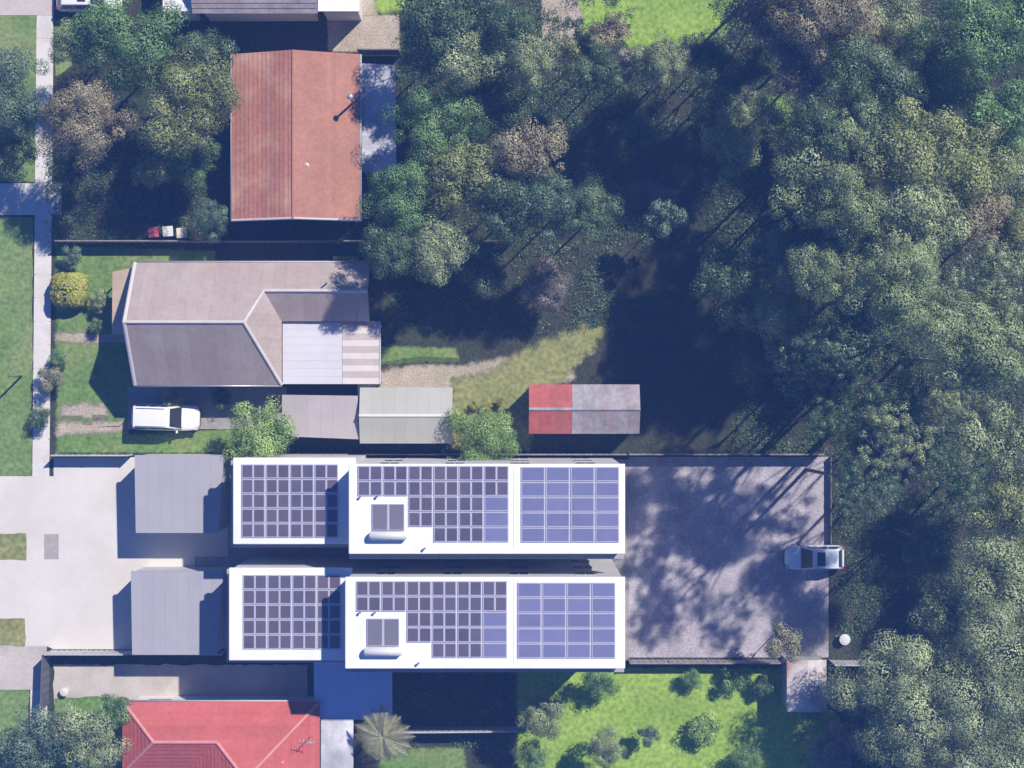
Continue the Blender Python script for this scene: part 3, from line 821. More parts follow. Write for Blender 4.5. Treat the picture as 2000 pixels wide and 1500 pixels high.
flat_roof('patio_cover', 'shaded patio cover looking blue, tucked below the white townhouse roof', 'patio cover',
          [(613, 1290), (766, 1290), (766, 1408), (613, 1402)], 2.6, (0.0, 0.02), 'sheet', 0.76, MT['patio_shade_blue'], MT['white_paint'])

# ---- townhouses with solar panels
def panel_proto(w, d, split, name):
    """panel frame mesh (origin at its middle) and cell meshes"""
    vs, fs = [], []
    box_geo(-w / 2, -d / 2, 0.0, w / 2, d / 2, 0.04, vs, fs)
    fr = bpy.data.meshes.new('solar_panel'); fr.from_pydata(vs, [], fs); fr.materials.append(MT['panel_frame'])
    cells = []
    m = 0.055
    if split:
        g = 0.055
        for s in (-1, 1):
            vs, fs = [], []
            xa, xb = (-w / 2 + m, -g) if s < 0 else (g, w / 2 - m)
            box_geo(xa, -d / 2 + m, 0.036, xb, d / 2 - m, 0.044, vs, fs)
            me = bpy.data.meshes.new('cell'); me.from_pydata(vs, [], fs); me.materials.append(MT['cell_dark']); cells.append(me)
    else:
        vs, fs = [], []
        box_geo(-w / 2 + m, -d / 2 + m, 0.036, w / 2 - m, d / 2 - m, 0.044, vs, fs)
        me = bpy.data.meshes.new('cell'); me.from_pydata(vs, [], fs); me.materials.append(MT['cell_blue']); cells.append(me)
    return fr, cells

def panel_array(h, x0, y0, px, py, cols, z, blue):
    """cols: rows filled per column; blue(c, r) tells the undivided panels"""
    k = (CAM_H - z) / CAM_H / PXM
    w, d = px * k * 0.955, py * k * 0.945
    pA = panel_proto(w, d, True, 'a'); pB = panel_proto(w, d, False, 'b')
    for c, rows in enumerate(cols):
        for r in range(rows):
            fr, cells = pB if blue(c, r) else pA
            q = P(x0 + (c + 0.5) * px, y0 + (r + 0.5) * py, z)
            o = bpy.data.objects.new('solar_panel', fr); COL.objects.link(o); o.location = q
            keep(h, o)
            for me in cells:
                e = bpy.data.objects.new('cell', me); COL.objects.link(e); e.parent = o

def townhouse(label, short, tall, arr_s, arr_t, arr_u, heater, vents):
    zs, zt = 6.9, 9.5
    h = empty('townhouse', P((short[0] + tall[2]) / 2, (tall[1] + tall[3]) / 2, 0))
    tag(h, label, 'townhouse')
    a, b = P(tall[0], tall[1], zt), P(tall[2], tall[3], zt)
    c, d = P(short[0], short[1], zs), P(short[2], short[3], zs)
    tx0, tx1, ty1, ty0 = a.x, b.x, a.y, b.y
    sx0, sy1, sy0 = c.x, c.y, d.y
    o = keep(h, box('wall', (tx0 + 0.12, ty0 + 0.12, 0), (tx1 - 0.12, ty1 - 0.12, zt - 0.2), MT['white_wall']))
    o = keep(h, box('wall', (sx0 + 0.12, sy0 + 0.12, 0), (tx0 + 0.115, sy1 - 0.12, zs - 0.2), MT['white_wall']))
    keep(h, box('roof', (tx0, ty0, zt - 0.2), (tx1, ty1, zt), MT['white_roof'], bevel=0.05))
    keep(h, box('roof', (sx0, sy0, zs - 0.2), (tx0 + 0.11, sy1, zs), MT['white_roof'], bevel=0.05))
    # added lower grey strips, standing in for the band of shaded wall
    keep(h, box('added_ledge', (tx0 - 0.10, ty0 - 0.42, zt - 1.25), (tx1 + 0.02, ty0 + 0.13, zt - 1.0), MT['added_ledge'], bevel=0.03))
    keep(h, box('added_ledge', (sx0 - 0.32, sy0 - 0.3, zs - 1.15), (tx0 - 0.11, sy0 + 0.125, zs - 0.9), MT['added_ledge'], bevel=0.03))
    keep(h, box('added_ledge', (sx0 - 0.32, sy0 + 0.13, zs - 1.15), (sx0 + 0.125, sy1 - 0.2, zs - 0.9), MT['added_ledge'], bevel=0.03))
    # roof seams and flashing
    for px in (1004,):
        q = P(px, 0, zt).x
        keep(h, box('roof_seam', (q - 0.03, ty0 + 0.3, zt - 0.01), (q + 0.03, ty1 - 0.3, zt + 0.02), MT['white_roof']))
    # windows on the long walls and rear
    for z in (1.6, 4.5, 7.3):
        for k in range(4):
            x = tx0 + 2.2 + k * (tx1 - tx0 - 4.4) / 3
            for (yy, n) in ((ty1 - 0.12, 1), (ty0 + 0.12, -1)):
                bf = set(bpy.data.objects); window(None, (x, yy, z), (0, n, 0), 1.2, 1.1)
                for w in set(bpy.data.objects) - bf:
                    if w.parent is None: keep(h, w)
        for yy in (ty0 + 1.5, ty1 - 1.5):
            bf = set(bpy.data.objects); window(None, (tx1 - 0.12, yy, z), (1, 0, 0), 1.6, 1.4)
            for w in set(bpy.data.objects) - bf:
                if w.parent is None: keep(h, w)
    # panels
    panel_array(h, arr_s[0], arr_s[1], arr_s[2], arr_s[3], [5, 5, 5, 5], zs + 0.03, lambda c, r: False)
    panel_array(h, arr_t[0], arr_t[1], arr_t[2], arr_t[3], [2, 2, 4, 5, 5, 5], zt + 0.03, lambda c, r: c == 5 and r > 1)
    panel_array(h, arr_u[0], arr_u[1], arr_u[2], arr_u[3], [5, 5, 5, 5], zt + 0.03, lambda c, r: True)
    # solar water heater: two collectors and a tank
    x0, y0, x1, y1 = heater
    q0, q1 = P(x0, y0, zt + 0.1), P(x1, y1, zt + 0.1)
    ht = keep(h, box('solar_water_heater', (q0.x, q1.y, zt - 0.01), (q1.x, q0.y, zt + 0.10), MT['panel_frame'], bevel=0.015))
    mid = (q0.x + q1.x) / 2
    for (xa, xb) in ((q0.x + 0.05, mid - 0.07), (mid + 0.07, q1.x - 0.05)):
        box('collector', (xa, q1.y + 0.05, zt + 0.096), (xb, q0.y - 0.05, zt + 0.112), MT['collector'], ht)
    ty = q1.y - 0.28
    vs, fs = tube_geo([(q0.x - 0.16, ty, zt + 0.32), (q0.x - 0.08, ty, zt + 0.32), (q1.x + 0.08, ty, zt + 0.32), (q1.x + 0.16, ty, zt + 0.32)], [0.17, 0.25, 0.25, 0.17], 18)
    mesh('storage_tank', vs, fs, MT['tank'], ht, smooth=True)
    for xx in (q0.x + 0.2, q1.x - 0.2):
        box('tank_cradle', (xx - 0.04, ty - 0.2, zt - 0.01), (xx + 0.04, ty + 0.2, zt + 0.1), MT['steel'], ht)
    for (vx, vy) in vents:
        q = P(vx, vy, zt)
        keep(h, lathe('vent_pipe', [(0.05, -0.02), (0.05, 0.22), (0.075, 0.23), (0.07, 0.3)], MT['steel'], None, (q.x, q.y, zt), 10))
    return h

townhouse('upper of the two white-roofed townhouses covered in solar panels, next to the middle lot',
          (455, 894, 683, 1063), (681, 906, 1221, 1082),
          (471, 906, 47.6, 28.9), (698, 909, 49.4, 30.0), (1017, 911, 48.3, 29.7), (727, 984, 790, 1036), ((705, 969), (738, 968), (830, 1070)))
townhouse('lower of the two white-roofed townhouses covered in solar panels, above the coral red roof',
          (447, 1109, 683, 1290), (674, 1127, 1221, 1306),
          (474, 1122, 48.2, 29.2), (695, 1134, 49.4, 30.2), (1010, 1137, 48.2, 29.8), (717, 1208, 780, 1262), ((704, 1195), (733, 1195), (818, 1294)))

for (x0, y0, x1, y1, sk, lab) in ((263, 889, 437, 1041, -10, 'plain grey garage roof of the upper townhouse, against the boundary fence'),
                                  (256, 1116, 436, 1279, -12, 'plain grey garage roof of the lower townhouse, nearer the bottom')):
    h, r, wl = flat_roof('garage', lab, 'garage', [(x0, y0), (x1, y0), (x1 + sk, y1), (x0 + 2, y1)], 2.95, (0.0, 0.012), 'sheet', 0.76, MT['garage_roof'], MT['steel'], wall=MT['white_wall'], t=0.18)
    y_mid = (wl[0].y + wl[3].y) / 2; xw = h.location.x + (wl[0].x - h.location.x) * 0.97
    dr = keep(h, box('garage_door', (xw - 0.03, y_mid - 2.2, 0.05), (xw + 0.05, y_mid + 2.2, 2.3), MT['garage_roof']))
    for k in range(4):
        z0 = 0.10 + k * 0.55
        box('door_panel', (xw - 0.05, y_mid - 2.15, z0), (xw - 0.025, y_mid + 2.15, z0 + 0.5), MT['garage_roof'], dr)

# ------------------------------------------------------------------ fences
def fence(pts, height, mat, label, bay=2.4, cat='fence', name='fence'):
    f = empty(name, P(pts[0][0], pts[0][1], 0)); tag(f, label, cat)
    for a, b in zip(pts[:-1], pts[1:]):
        A, B = P(*a), P(*b)
        n = max(1, round((B - A).length / bay))
        d = (B - A) / n; L = d.length; u = d.normalized(); s = Vector((-u.y, u.x, 0))
        for k in range(n):
            q = A + d * k
            if True:
                vs = []
                hh = height
                m = 12
                for i in range(m + 1):
                    t = 0.05 + (L - 0.1) * i / m
                    o = 0.018 if i % 2 else -0.018
                    vs += [q + u * t + s * (o - 0.008) + Vector((0, 0, 0.03)), q + u * t + s * (o - 0.008) + Vector((0, 0, hh - 0.03)),
                           q + u * t + s * (o + 0.008) + Vector((0, 0, 0.03)), q + u * t + s * (o + 0.008) + Vector((0, 0, hh - 0.03))]
                fs = []
                for i in range(m):
                    c = i * 4
                    fs += [[c, c + 4, c + 5, c + 1], [c + 2, c + 3, c + 7, c + 6], [c + 1, c + 5, c + 7, c + 3], [c, c + 2, c + 6, c + 4]]
                keep(f, mesh('panel', vs, fs, mat))
            vs, fs = [], []
            for (z0, z1, w) in ((height - 0.04, height + 0.015, 0.04),):
                c = [q + u * 0.05 - s * w, q + u * (L - 0.05) - s * w, q + u * (L - 0.05) + s * w, q + u * 0.05 + s * w]
                vs = [v + Vector((0, 0, z0)) for v in c] + [v + Vector((0, 0, z1)) for v in c]
            fs = [[3, 2, 1, 0], [4, 5, 6, 7], [0, 1, 5, 4], [1, 2, 6, 5], [2, 3, 7, 6], [3, 0, 4, 7]]
            keep(f, mesh('top_rail', vs, fs, mat))
        for k in range(n + 1):
            q = A + d * k
            c = [q - u * 0.045 - s * 0.045, q + u * 0.045 - s * 0.045, q + u * 0.045 + s * 0.045, q - u * 0.045 + s * 0.045]
            vs = [v - Vector((0, 0, 0.1)) for v in c] + [v + Vector((0, 0, height + 0.05)) for v in c]
            keep(f, mesh('post', vs, [[3, 2, 1, 0], [4, 5, 6, 7], [0, 1, 5, 4], [1, 2, 6, 5], [2, 3, 7, 6], [3, 0, 4, 7]], mat))
    return f
fence([(112, 888), (258, 888)], 1.2, MT['fence_pale'], 'low pale fence between front lawn and white forecourt')
fence([(445, 886), (1224, 886), (1600, 886)], 1.2, MT['fence'], 'timber fence between the sheds and the upper townhouse')
fence([(103, 1270), (440, 1270)], 1.5, MT['fence_pale'], 'pale fence along the lower edge of the white forecourt')
fence([(99, 1272), (95, 1372)], 1.6, MT['fence_dark'], 'dark short street fence in front of the red house yard')
fence([(1228, 1288), (1535, 1288)], 1.3, MT['fence'], 'timber fence between the dappled courtyard and lime lawn')
fence([(1620, 1289), (1740, 1290)], 1.7, MT['fence_pale'], 'short fence right of the rust-stained shed')
fence([(770, 1420), (1010, 1418)], 1.5, MT['fence_pale'], 'pale fence in the deep shade below the lower townhouse')
fence([(1620, 894), (1620, 1060)], 0.5, MT['fence_dark'], 'low dark edging at the right side of the dappled courtyard')
fence([(120, 474), (440, 474), (1000, 474)], 1.2, MT['fence'], 'shaded timber fence between the red-brown house and the grey house')
fence([(330, 112), (450, 112)], 1.6, MT['fence_dark'], 'short dark fence left of the top of the red-brown house')
fence([(704, 108), (782, 108)], 1.6, MT['fence_dark'], 'short dark fence above the shade-mottled patio cover')

# ------------------------------------------------------------------ cars
def car(label, loc, rz, L, W, H, paint, kind, name='car'):
    t = empty(name, loc, rz); tag(t, label, 'car')
    hl = L / 2
    belt = 0.98 if kind == 'suv' else 0.90
    hood = 0.95 if kind == 'suv' else 0.84
    # hull stations: x, half width factor, top z, bottom z
    st = [(-hl, 0.80, belt - 0.20, 0.42), (-hl + 0.06, 0.88, belt - 0.08, 0.30), (-hl + 0.30, 0.97, belt, 0.24), (-hl + 1.0, 1.0, belt, 0.22),
          (0.0, 1.0, belt, 0.22), (hl * 0.38, 1.0, belt - 0.01, 0.22), (hl * 0.5, 0.995, hood, 0.22), (hl * 0.72, 0.97, hood - 0.05, 0.24),
          (hl - 0.35, 0.92, hood - 0.12, 0.26), (hl - 0.12, 0.80, hood - 0.22, 0.30), (hl, 0.62, hood - 0.36, 0.40)]
    vs, fs = [], []
    for (x, f, zt, zb) in st:
        w = W / 2 * f
        ring = [(-w * 0.86, zb), (-w * 0.98, zb + 0.1), (-w, (zt + zb) / 2), (-w * 0.985, zt - 0.14), (-w * 0.93, zt - 0.04), (-w * 0.75, zt + 0.005), (-w * 0.35, zt + 0.03)]
        ring = ring + [(-y, z) for y, z in ring[::-1]]
        vs += [(x, y, z) for y, z in ring]
    m = 14
    for i in range(len(st) - 1):
        for k in range(m):
            k2 = (k + 1) % m
            fs.append([i * m + k, i * m + k2, (i + 1) * m + k2, (i + 1) * m + k])
    fs.append(list(range(m)))
    fs.append([(len(st) - 1) * m + k for k in range(m - 1, -1, -1)])
    me = bpy.data.meshes.new('body'); me.from_pydata(vs, [], fs)
    bm = bmesh.new(); bm.from_mesh(me); bmesh.ops.recalc_face_normals(bm, faces=bm.faces[:]); bm.to_mesh(me); bm.free()
    me.shade_smooth()
    body = link('body', me, paint, t)
    # cabin frustum
    if kind == 'suv':
        xb0, xb1, xt0, xt1 = -hl + 0.08, hl * 0.52, -hl + 0.32, hl * 0.19
    else:
        xb0, xb1, xt0, xt1 = -hl + 0.12, hl * 0.50, -hl + 0.55, hl * 0.10
    wb, wt = W / 2 * 0.93, W / 2 * 0.76
    zb, zt = belt - 0.03, H
    def fr(s, x):  # s 0..1 height
        return None
    cv = [(xb0, -wb, zb), (xb1, -wb, zb), (xb1, wb, zb), (xb0, wb, zb), (xt0, -wt, zt - 0.03), (xt1, -wt, zt - 0.03), (xt1, wt, zt - 0.03), (xt0, wt, zt - 0.03)]
    me = bpy.data.meshes.new('cabin'); me.from_pydata(cv, [], [[3, 2, 1, 0], [4, 5, 6, 7], [0, 1, 5, 4], [1, 2, 6, 5], [2, 3, 7, 6], [3, 0, 4, 7]])
    bm = bmesh.new(); bm.from_mesh(me)
    bmesh.ops.bevel(bm, geom=[e for e in bm.edges if max(v.co.z for v in e.verts) > zb + 0.1], offset=0.07, segments=3, affect='EDGES', profile=0.6)
    bm.to_mesh(me); bm.free(); me.shade_smooth()
    cab = link('cabin', me, paint, t)
    C = [Vector(c) for c in cv]
    def pane(name, a, b, c, d, mu, mv0, mv1, off=0.012, mat=None):
        """pane within quad a,b (bottom) c,d (top, above b and a)"""
        n = (b - a).cross(d - a).normalized()
        cen = (a + b + c + d) / 4
        if n.dot(cen - Vector((0, 0, 0.8))) < 0: n = -n
        def pt(u, v): return a.lerp(b, u).lerp(d.lerp(c, u), v)
        q = [pt(mu, mv0), pt(1 - mu, mv0), pt(1 - mu, mv1), pt(mu, mv1)]
        vv = [p + n * off for p in q] + [p - n * 0.01 for p in q]
        return mesh(name, vv, [[0, 1, 2, 3], [7, 6, 5, 4], [0, 4, 5, 1], [1, 5, 6, 2], [2, 6, 7, 3], [3, 7, 4, 0]], mat or MT['car_glass'], t)
    pane('windscreen', C[1], C[2], C[6], C[5], 0.07, 0.06, 0.90)
    pane('rear_window', C[3], C[0], C[4], C[7], 0.10, 0.22, 0.88)
    for (a, b, c, d) in ((C[0], C[1], C[5], C[4]), (C[3], C[2], C[6], C[7])):
        for (u0, u1) in ((0.07, 0.36), (0.39, 0.62), (0.65, 0.90)):
            pane('side_window', a.lerp(b, u0), a.lerp(b, u1), d.lerp(c, u1), d.lerp(c, u0), 0.03, 0.16, 0.84)
    if kind == 'hatch':
        pane('sunroof', Vector((xt1 - 0.75, -wt * 0.75, zt - 0.03)), Vector((xt1 - 0.2, -wt * 0.75, zt - 0.03)), Vector((xt1 - 0.2, wt * 0.75, zt - 0.03)), Vector((xt1 - 0.75, wt * 0.75, zt - 0.03)), 0.02, 0.02, 0.98)
    if kind == 'suv':
        for s in (-1, 1):
            tube('roof_rail', [(xt0 + 0.15, s * (wt - 0.08), zt - 0.04), (xt0 + 0.25, s * (wt - 0.08), zt + 0.03), (xt1 - 0.3, s * (wt - 0.08), zt + 0.03), (xt1 - 0.2, s * (wt - 0.08), zt - 0.04)], [0.018] * 4, MT['steel'], t, 6)
    # mirrors, lamps, bumpers, wheels
    for s in (-1, 1):
        box('mirror', (hl * 0.36, s * W * 0.485 + (0 if s > 0 else -0.17), belt + 0.0), (hl * 0.36 + 0.12, s * W * 0.485 + (0.17 if s > 0 else 0), belt + 0.14), paint, t, 0.03)
        box('headlight', (hl - 0.36, s * W * 0.37 - 0.14, hood - 0.33), (hl - 0.06, s * W * 0.37 + 0.14, hood - 0.155), MT['lamp_clear'], t, 0.03)
        box('tail_light', (-hl - 0.005, s * W * 0.39 - 0.09, belt - 0.34), (-hl + 0.14, s * W * 0.39 + 0.09, belt - 0.06), MT['lamp_red'], t, 0.02)
    box('front_bumper', (hl - 0.2, -W * 0.33, 0.30), (hl + 0.03, W * 0.33, 0.50), MT['black_trim'], t, 0.05)
    box('rear_bumper', (-hl - 0.05, -W * 0.42, 0.34), (-hl + 0.1, W * 0.42, 0.56), MT['black_trim'] if kind == 'suv' else paint, t, 0.05)
    for x in (-hl * 0.60, hl * 0.60):
        for s in (-1, 1):
            r = 0.35 if kind == 'suv' else 0.31
            y = s * (W / 2 - 0.11)
            vs, fs = tube_geo([(x, y - 0.11, r), (x, y - 0.09, r), (x, y + 0.09, r), (x, y + 0.11, r)], [r * 0.9, r, r, r * 0.9], 20)
            w = mesh('wheel', vs, fs, MT['tyre'], t, smooth=False)
            vs, fs = tube_geo([(x, y + s * 0.10, r), (x, y + s * 0.125, r)], [r * 0.62, r * 0.5], 16)
            mesh('rim', vs, fs, MT['rim'], w)
    return t

def on(px, py, z=0.03):
    p = P(px, py, 0.9); p.z = z; return p
car('white four wheel drive parked between the grey house and the front lawn', on(322, 815), rad(-1.5), 4.35, 1.72, 1.72, MT['car_white'], 'suv')
car('pale car with dark windscreen parked in the shaded rear courtyard', on(1592, 1090), rad(180), 3.8, 1.62, 1.48, MT['car_blue'], 'hatch')
car('white car half cut off by the top edge, left of the mauve roof', on(172, -6), rad(0), 4.2, 1.75, 1.5, MT['car_white'], 'hatch')

# ------------------------------------------------------------------ small things
def wheelie_bin(px, py, lid, label):
    q = P(px, py, 1.0)
    b = empty('wheelie_bin', (q.x, q.y, 0), rad(4)); tag(b, label, 'bin', 'bins at the dark boundary fence')
    vs, fs = [], []
    w0, w1 = 0.24, 0.29
    vs = [(-w0, -w0, 0.05), (w0, -w0, 0.05), (w0, w0, 0.05), (-w0, w0, 0.05), (-w1, -w1, 0.98), (w1, -w1, 0.98), (w1, w1, 0.98), (-w1, w1, 0.98)]
    mesh('body', vs, [[3, 2, 1, 0], [4, 5, 6, 7], [0, 1, 5, 4], [1, 2, 6, 5], [2, 3, 7, 6], [3, 0, 4, 7]], MT['bin_body'], b)
    l = box('lid', (-0.33, -0.33, 0.985), (0.33, 0.33, 1.07), lid, b, 0.03)
    tube('handle', [(-0.22, 0.36, 0.95), (0.22, 0.36, 0.95)], [0.02, 0.02], MT['black_trim'], b, 6)
    for s in (-1, 1):
        vs, fs = tube_geo([(s * 0.25 - 0.03, 0.26, 0.1), (s * 0.25 + 0.03, 0.26, 0.1)], [0.1, 0.1], 12)
        mesh('wheel', vs, fs, MT['tyre'], b)
wheelie_bin(300, 454, MT['bin_red'], 'wheelie bin with pinkish red lid, leftmost of the three by the fence')
wheelie_bin(328, 452, MT['bin_pale'], 'wheelie bin with off-white lid, between the red and cream lidded bins')
wheelie_bin(355, 455, MT['bin_cream'], 'wheelie bin with cream lid, rightmost of the three by the fence')

def pot(px, py, r, label, name='planter'):
    q = P(px, py, 0.3)
    b = empty(name, (q.x, q.y, 0.0)); tag(b, label, 'planter')
    lathe('tub', [(r * 0.7, 0.0), (r, 0.42), (r * 1.08, 0.44), (r * 1.08, 0.5), (r * 0.9, 0.5), (r * 0.88, 0.4)], MT['pot'], b)
    lathe('rim', [(r * 0.9, 0.495), (r * 0.7, 0.53), (0.01, 0.55)], MT['pot'], b)
pot(1649, 1248, 0.33, 'pale round tub in place of a spot of sun, in the dark shade above the rust-stained shed')  # added tub, drawn where a spot of sunlight comes through the trees
pot(127, 1350, 0.26, 'white round pot in the yard of the red house, near the street fence')

q = P(42, 735)
t = empty('sign_post', q); tag(t, 'slim timber post on the green verge casting a diagonal shadow', 'post')
tube('shaft', [(0, 0, -0.1), (0, 0, 2.1)], [0.07, 0.06], MT['timber'], t, 8)
lathe('cap', [(0.075, 2.08), (0.08, 2.14), (0.02, 2.2)], MT['timber'], t, None, 8)

# ------------------------------------------------------------------ trees
def crown_mesh(name, seed, Rr, flat=0.75, leaf=0.17, dens=1.0, clump=0.7, ragged=0.25, lobes=None):
    """a crown of overlapping lobes, each lobe a shell of leaf clumps, each clump a ball of small leaf faces"""
    rng = np.random.default_rng(seed)
    nl = lobes or int(7 + Rr * 3.0)
    cen = []
    for i in range(nl):
        a = i * 2.39996 + rng.uniform(-0.5, 0.5); d = Rr * 0.70 * np.sqrt((i + 0.3) / nl) * rng.uniform(0.85, 1.12)
        r = Rr * rng.uniform(0.20, 0.34)
        z = flat * Rr * (0.50 * (1 - (d / Rr) ** 2) + rng.uniform(-0.40, 0.22))
        cen.append((d * np.cos(a), d * np.sin(a), z, r))
    quads = []; tints = []
    for (cx, cy, cz, r) in cen:
        lt = rng.normal(0, 0.10)
        ncl = max(6, int(dens * 7.5 * r * r / (clump * clump)))
        for _ in range(ncl):
            v = rng.normal(size=3); v /= np.linalg.norm(v)
            if v[2] < -0.35: v[2] = -v[2]
            rr = r * (1 + rng.normal(0, 0.5) * ragged)
            c = np.array([cx, cy, cz]) + v * rr * np.array([1, 1, flat])
            cr = clump * rng.uniform(0.35, 0.85)
            n = int((cr / leaf) ** 2 * 6.5 * rng.uniform(0.7, 1.2)) + 6
            p = rng.normal(size=(n, 3)); p[:, 2] += 0.25; p /= np.linalg.norm(p, axis=1)[:, None]
            nrm = p + rng.normal(size=(n, 3)) * 0.18 + v * 0.3
            nrm /= np.linalg.norm(nrm, axis=1)[:, None]
            rad_ = cr * (0.72 + 0.36 * rng.random(n))
            pos = c + p * rad_[:, None] * np.array([1, 1, 0.8])
            t = rng.normal(size=(n, 3)); t -= nrm * (t * nrm).sum(1)[:, None]; t /= np.linalg.norm(t, axis=1)[:, None]
            b = np.cross(nrm, t)
            s = leaf * (0.6 + 0.8 * rng.random(n))[:, None]
            w = s * 0.38
            quads.append(np.stack([pos - t * s * 0.6, pos + b * w + nrm * s * 0.06, pos + t * s * 0.6, pos - b * w + nrm * s * 0.06], axis=1))
            ct = 0.47 + lt + rng.normal(0, 0.17)
            tints.append(np.clip(ct + rng.normal(0, 0.055, n), 0, 1))
    Q = np.concatenate(quads); T = np.concatenate(tints).astype(np.float32)
    n = len(Q)
    me = bpy.data.meshes.new(name)
    me.vertices.add(n * 4); me.loops.add(n * 4); me.polygons.add(n)
    me.vertices.foreach_set('co', Q.reshape(-1).astype(np.float32))
    me.loops.foreach_set('vertex_index', np.arange(n * 4, dtype=np.int32))
    me.polygons.foreach_set('loop_start', np.arange(0, n * 4, 4, dtype=np.int32))
    me.polygons.foreach_set('loop_total', np.full(n, 4, dtype=np.int32))
    at = me.attributes.new('tint', 'FLOAT', 'FACE')
    at.data.foreach_set('value', T)
    me.update()
    me.materials.append(LEAF['green'])
    return me

PROTO = {'s': [], 'm': [], 'l': [], 'xs': []}
for i in range(3): PROTO['xs'].append((crown_mesh('crown', 10 + i, 0.8, 0.8, 0.06, 1.0, 0.36), 0.8))
for i in range(4): PROTO['s'].append((crown_mesh('crown', 20 + i, 1.7, 0.8, 0.068, 1.0, 0.60), 1.7))
for i in range(5): PROTO['m'].append((crown_mesh('crown', 30 + i, 2.6, 0.75, 0.072, 1.0, 0.82), 2.6))
for i in range(5): PROTO['l'].append((crown_mesh('crown', 40 + i, 3.6, 0.65, 0.075, 1.05, 1.08), 3.6))
THIN = [(crown_mesh('crown', 60 + i, 2.9, 0.7, 0.085, 0.42, 0.45, 1.0), 2.9) for i in range(3)]
print('leaf faces', sum(len(m.polygons) for v in PROTO.values() for m, r in v))

def trunk_mesh(seed, limbs=5):
    """unit trunk: height 1, limbs spread to radius about 0.55 at the crown"""
    rng = random.Random(seed)
    vs, fs = [], []
    def add(path, radii, seg):
        v, f = tube_geo(path, radii, seg); b = len(vs); vs.extend(v); fs.extend([[b + i for i in q] for q in f])
    lean = (rng.uniform(-0.04, 0.04), rng.uniform(-0.04, 0.04))
    pts = [(0, 0, -0.02), (0, 0, 0.02), (lean[0], lean[1], 0.4), (lean[0] * 1.5, lean[1] * 1.5, 0.7), (lean[0], lean[1], 1.0)]
    add(pts, [0.034, 0.024, 0.018, 0.013, 0.004], 10)
    for k in range(limbs):
        a = 2 * math.pi * (k + rng.random() * 0.6) / limbs
        z0 = rng.uniform(0.42, 0.7)
        r = rng.uniform(0.16, 0.30)
        x0, y0 = lean[0] * z0 / 0.5, lean[1] * z0 / 0.5
        add([(x0, y0, z0), (x0 + math.cos(a) * r * 0.5, y0 + math.sin(a) * r * 0.5, z0 + 0.12), (x0 + math.cos(a) * r, y0 + math.sin(a) * r, z0 + 0.26)], [0.010, 0.007, 0.003], 6)
    me = bpy.data.meshes.new('trunk'); me.from_pydata([tuple(v) for v in vs], [], fs); me.update(); me.shade_smooth()
    return me
TRUNKS = [trunk_mesh(s) for s in range(5)]
for i, m in enumerate(TRUNKS): m.materials.append(MT['bark_pale'] if i % 2 else MT['bark'])

_tc = random.Random(77)
def tree(px, py, rpx, h, leaf, label, name='tree', group='trees', cat='tree', thin=False, sy=1.0, flat=1.0, grow=1.08):
    """px, py: centre of the crown as seen; rpx: its radius in photograph pixels; h: height of the top in metres"""
    R0 = rpx / PXM
    rz = R0 * 0.62
    zc = max(h - rz, rz * 0.75)
    k = (CAM_H - zc) / CAM_H
    R = R0 * k
    q = P(px, py, zc)
    if thin: me, r0 = _tc.choice(THIN)
    else:
        key = 'xs' if R < 1.15 else 's' if R < 2.3 else 'm' if R < 3.6 else 'l'
        me, r0 = _tc.choice(PROTO[key])
    t = empty(name, (q.x, q.y, 0), _tc.uniform(0, 6.28)); tag(t, label, cat, group)
    tr = bpy.data.objects.new('trunk', _tc.choice(TRUNKS)); COL.objects.link(tr); tr.parent = t
    hh = zc + rz * 0.5
    wide = min(1.0, max(0.35, 1.6 * R / max(hh, 0.1)))
    tr.scale = (hh * wide, hh * wide, hh)
    cr = bpy.data.objects.new('crown', me); COL.objects.link(cr); cr.parent = t
    cr.location = (0, 0, zc - 0.05 * R)
    s = R / r0 * grow
    cr.scale = (s, s * sy, s * flat)
    cr.material_slots[0].link = 'OBJECT'; cr.material_slots[0].material = LEAF[leaf]
    return t

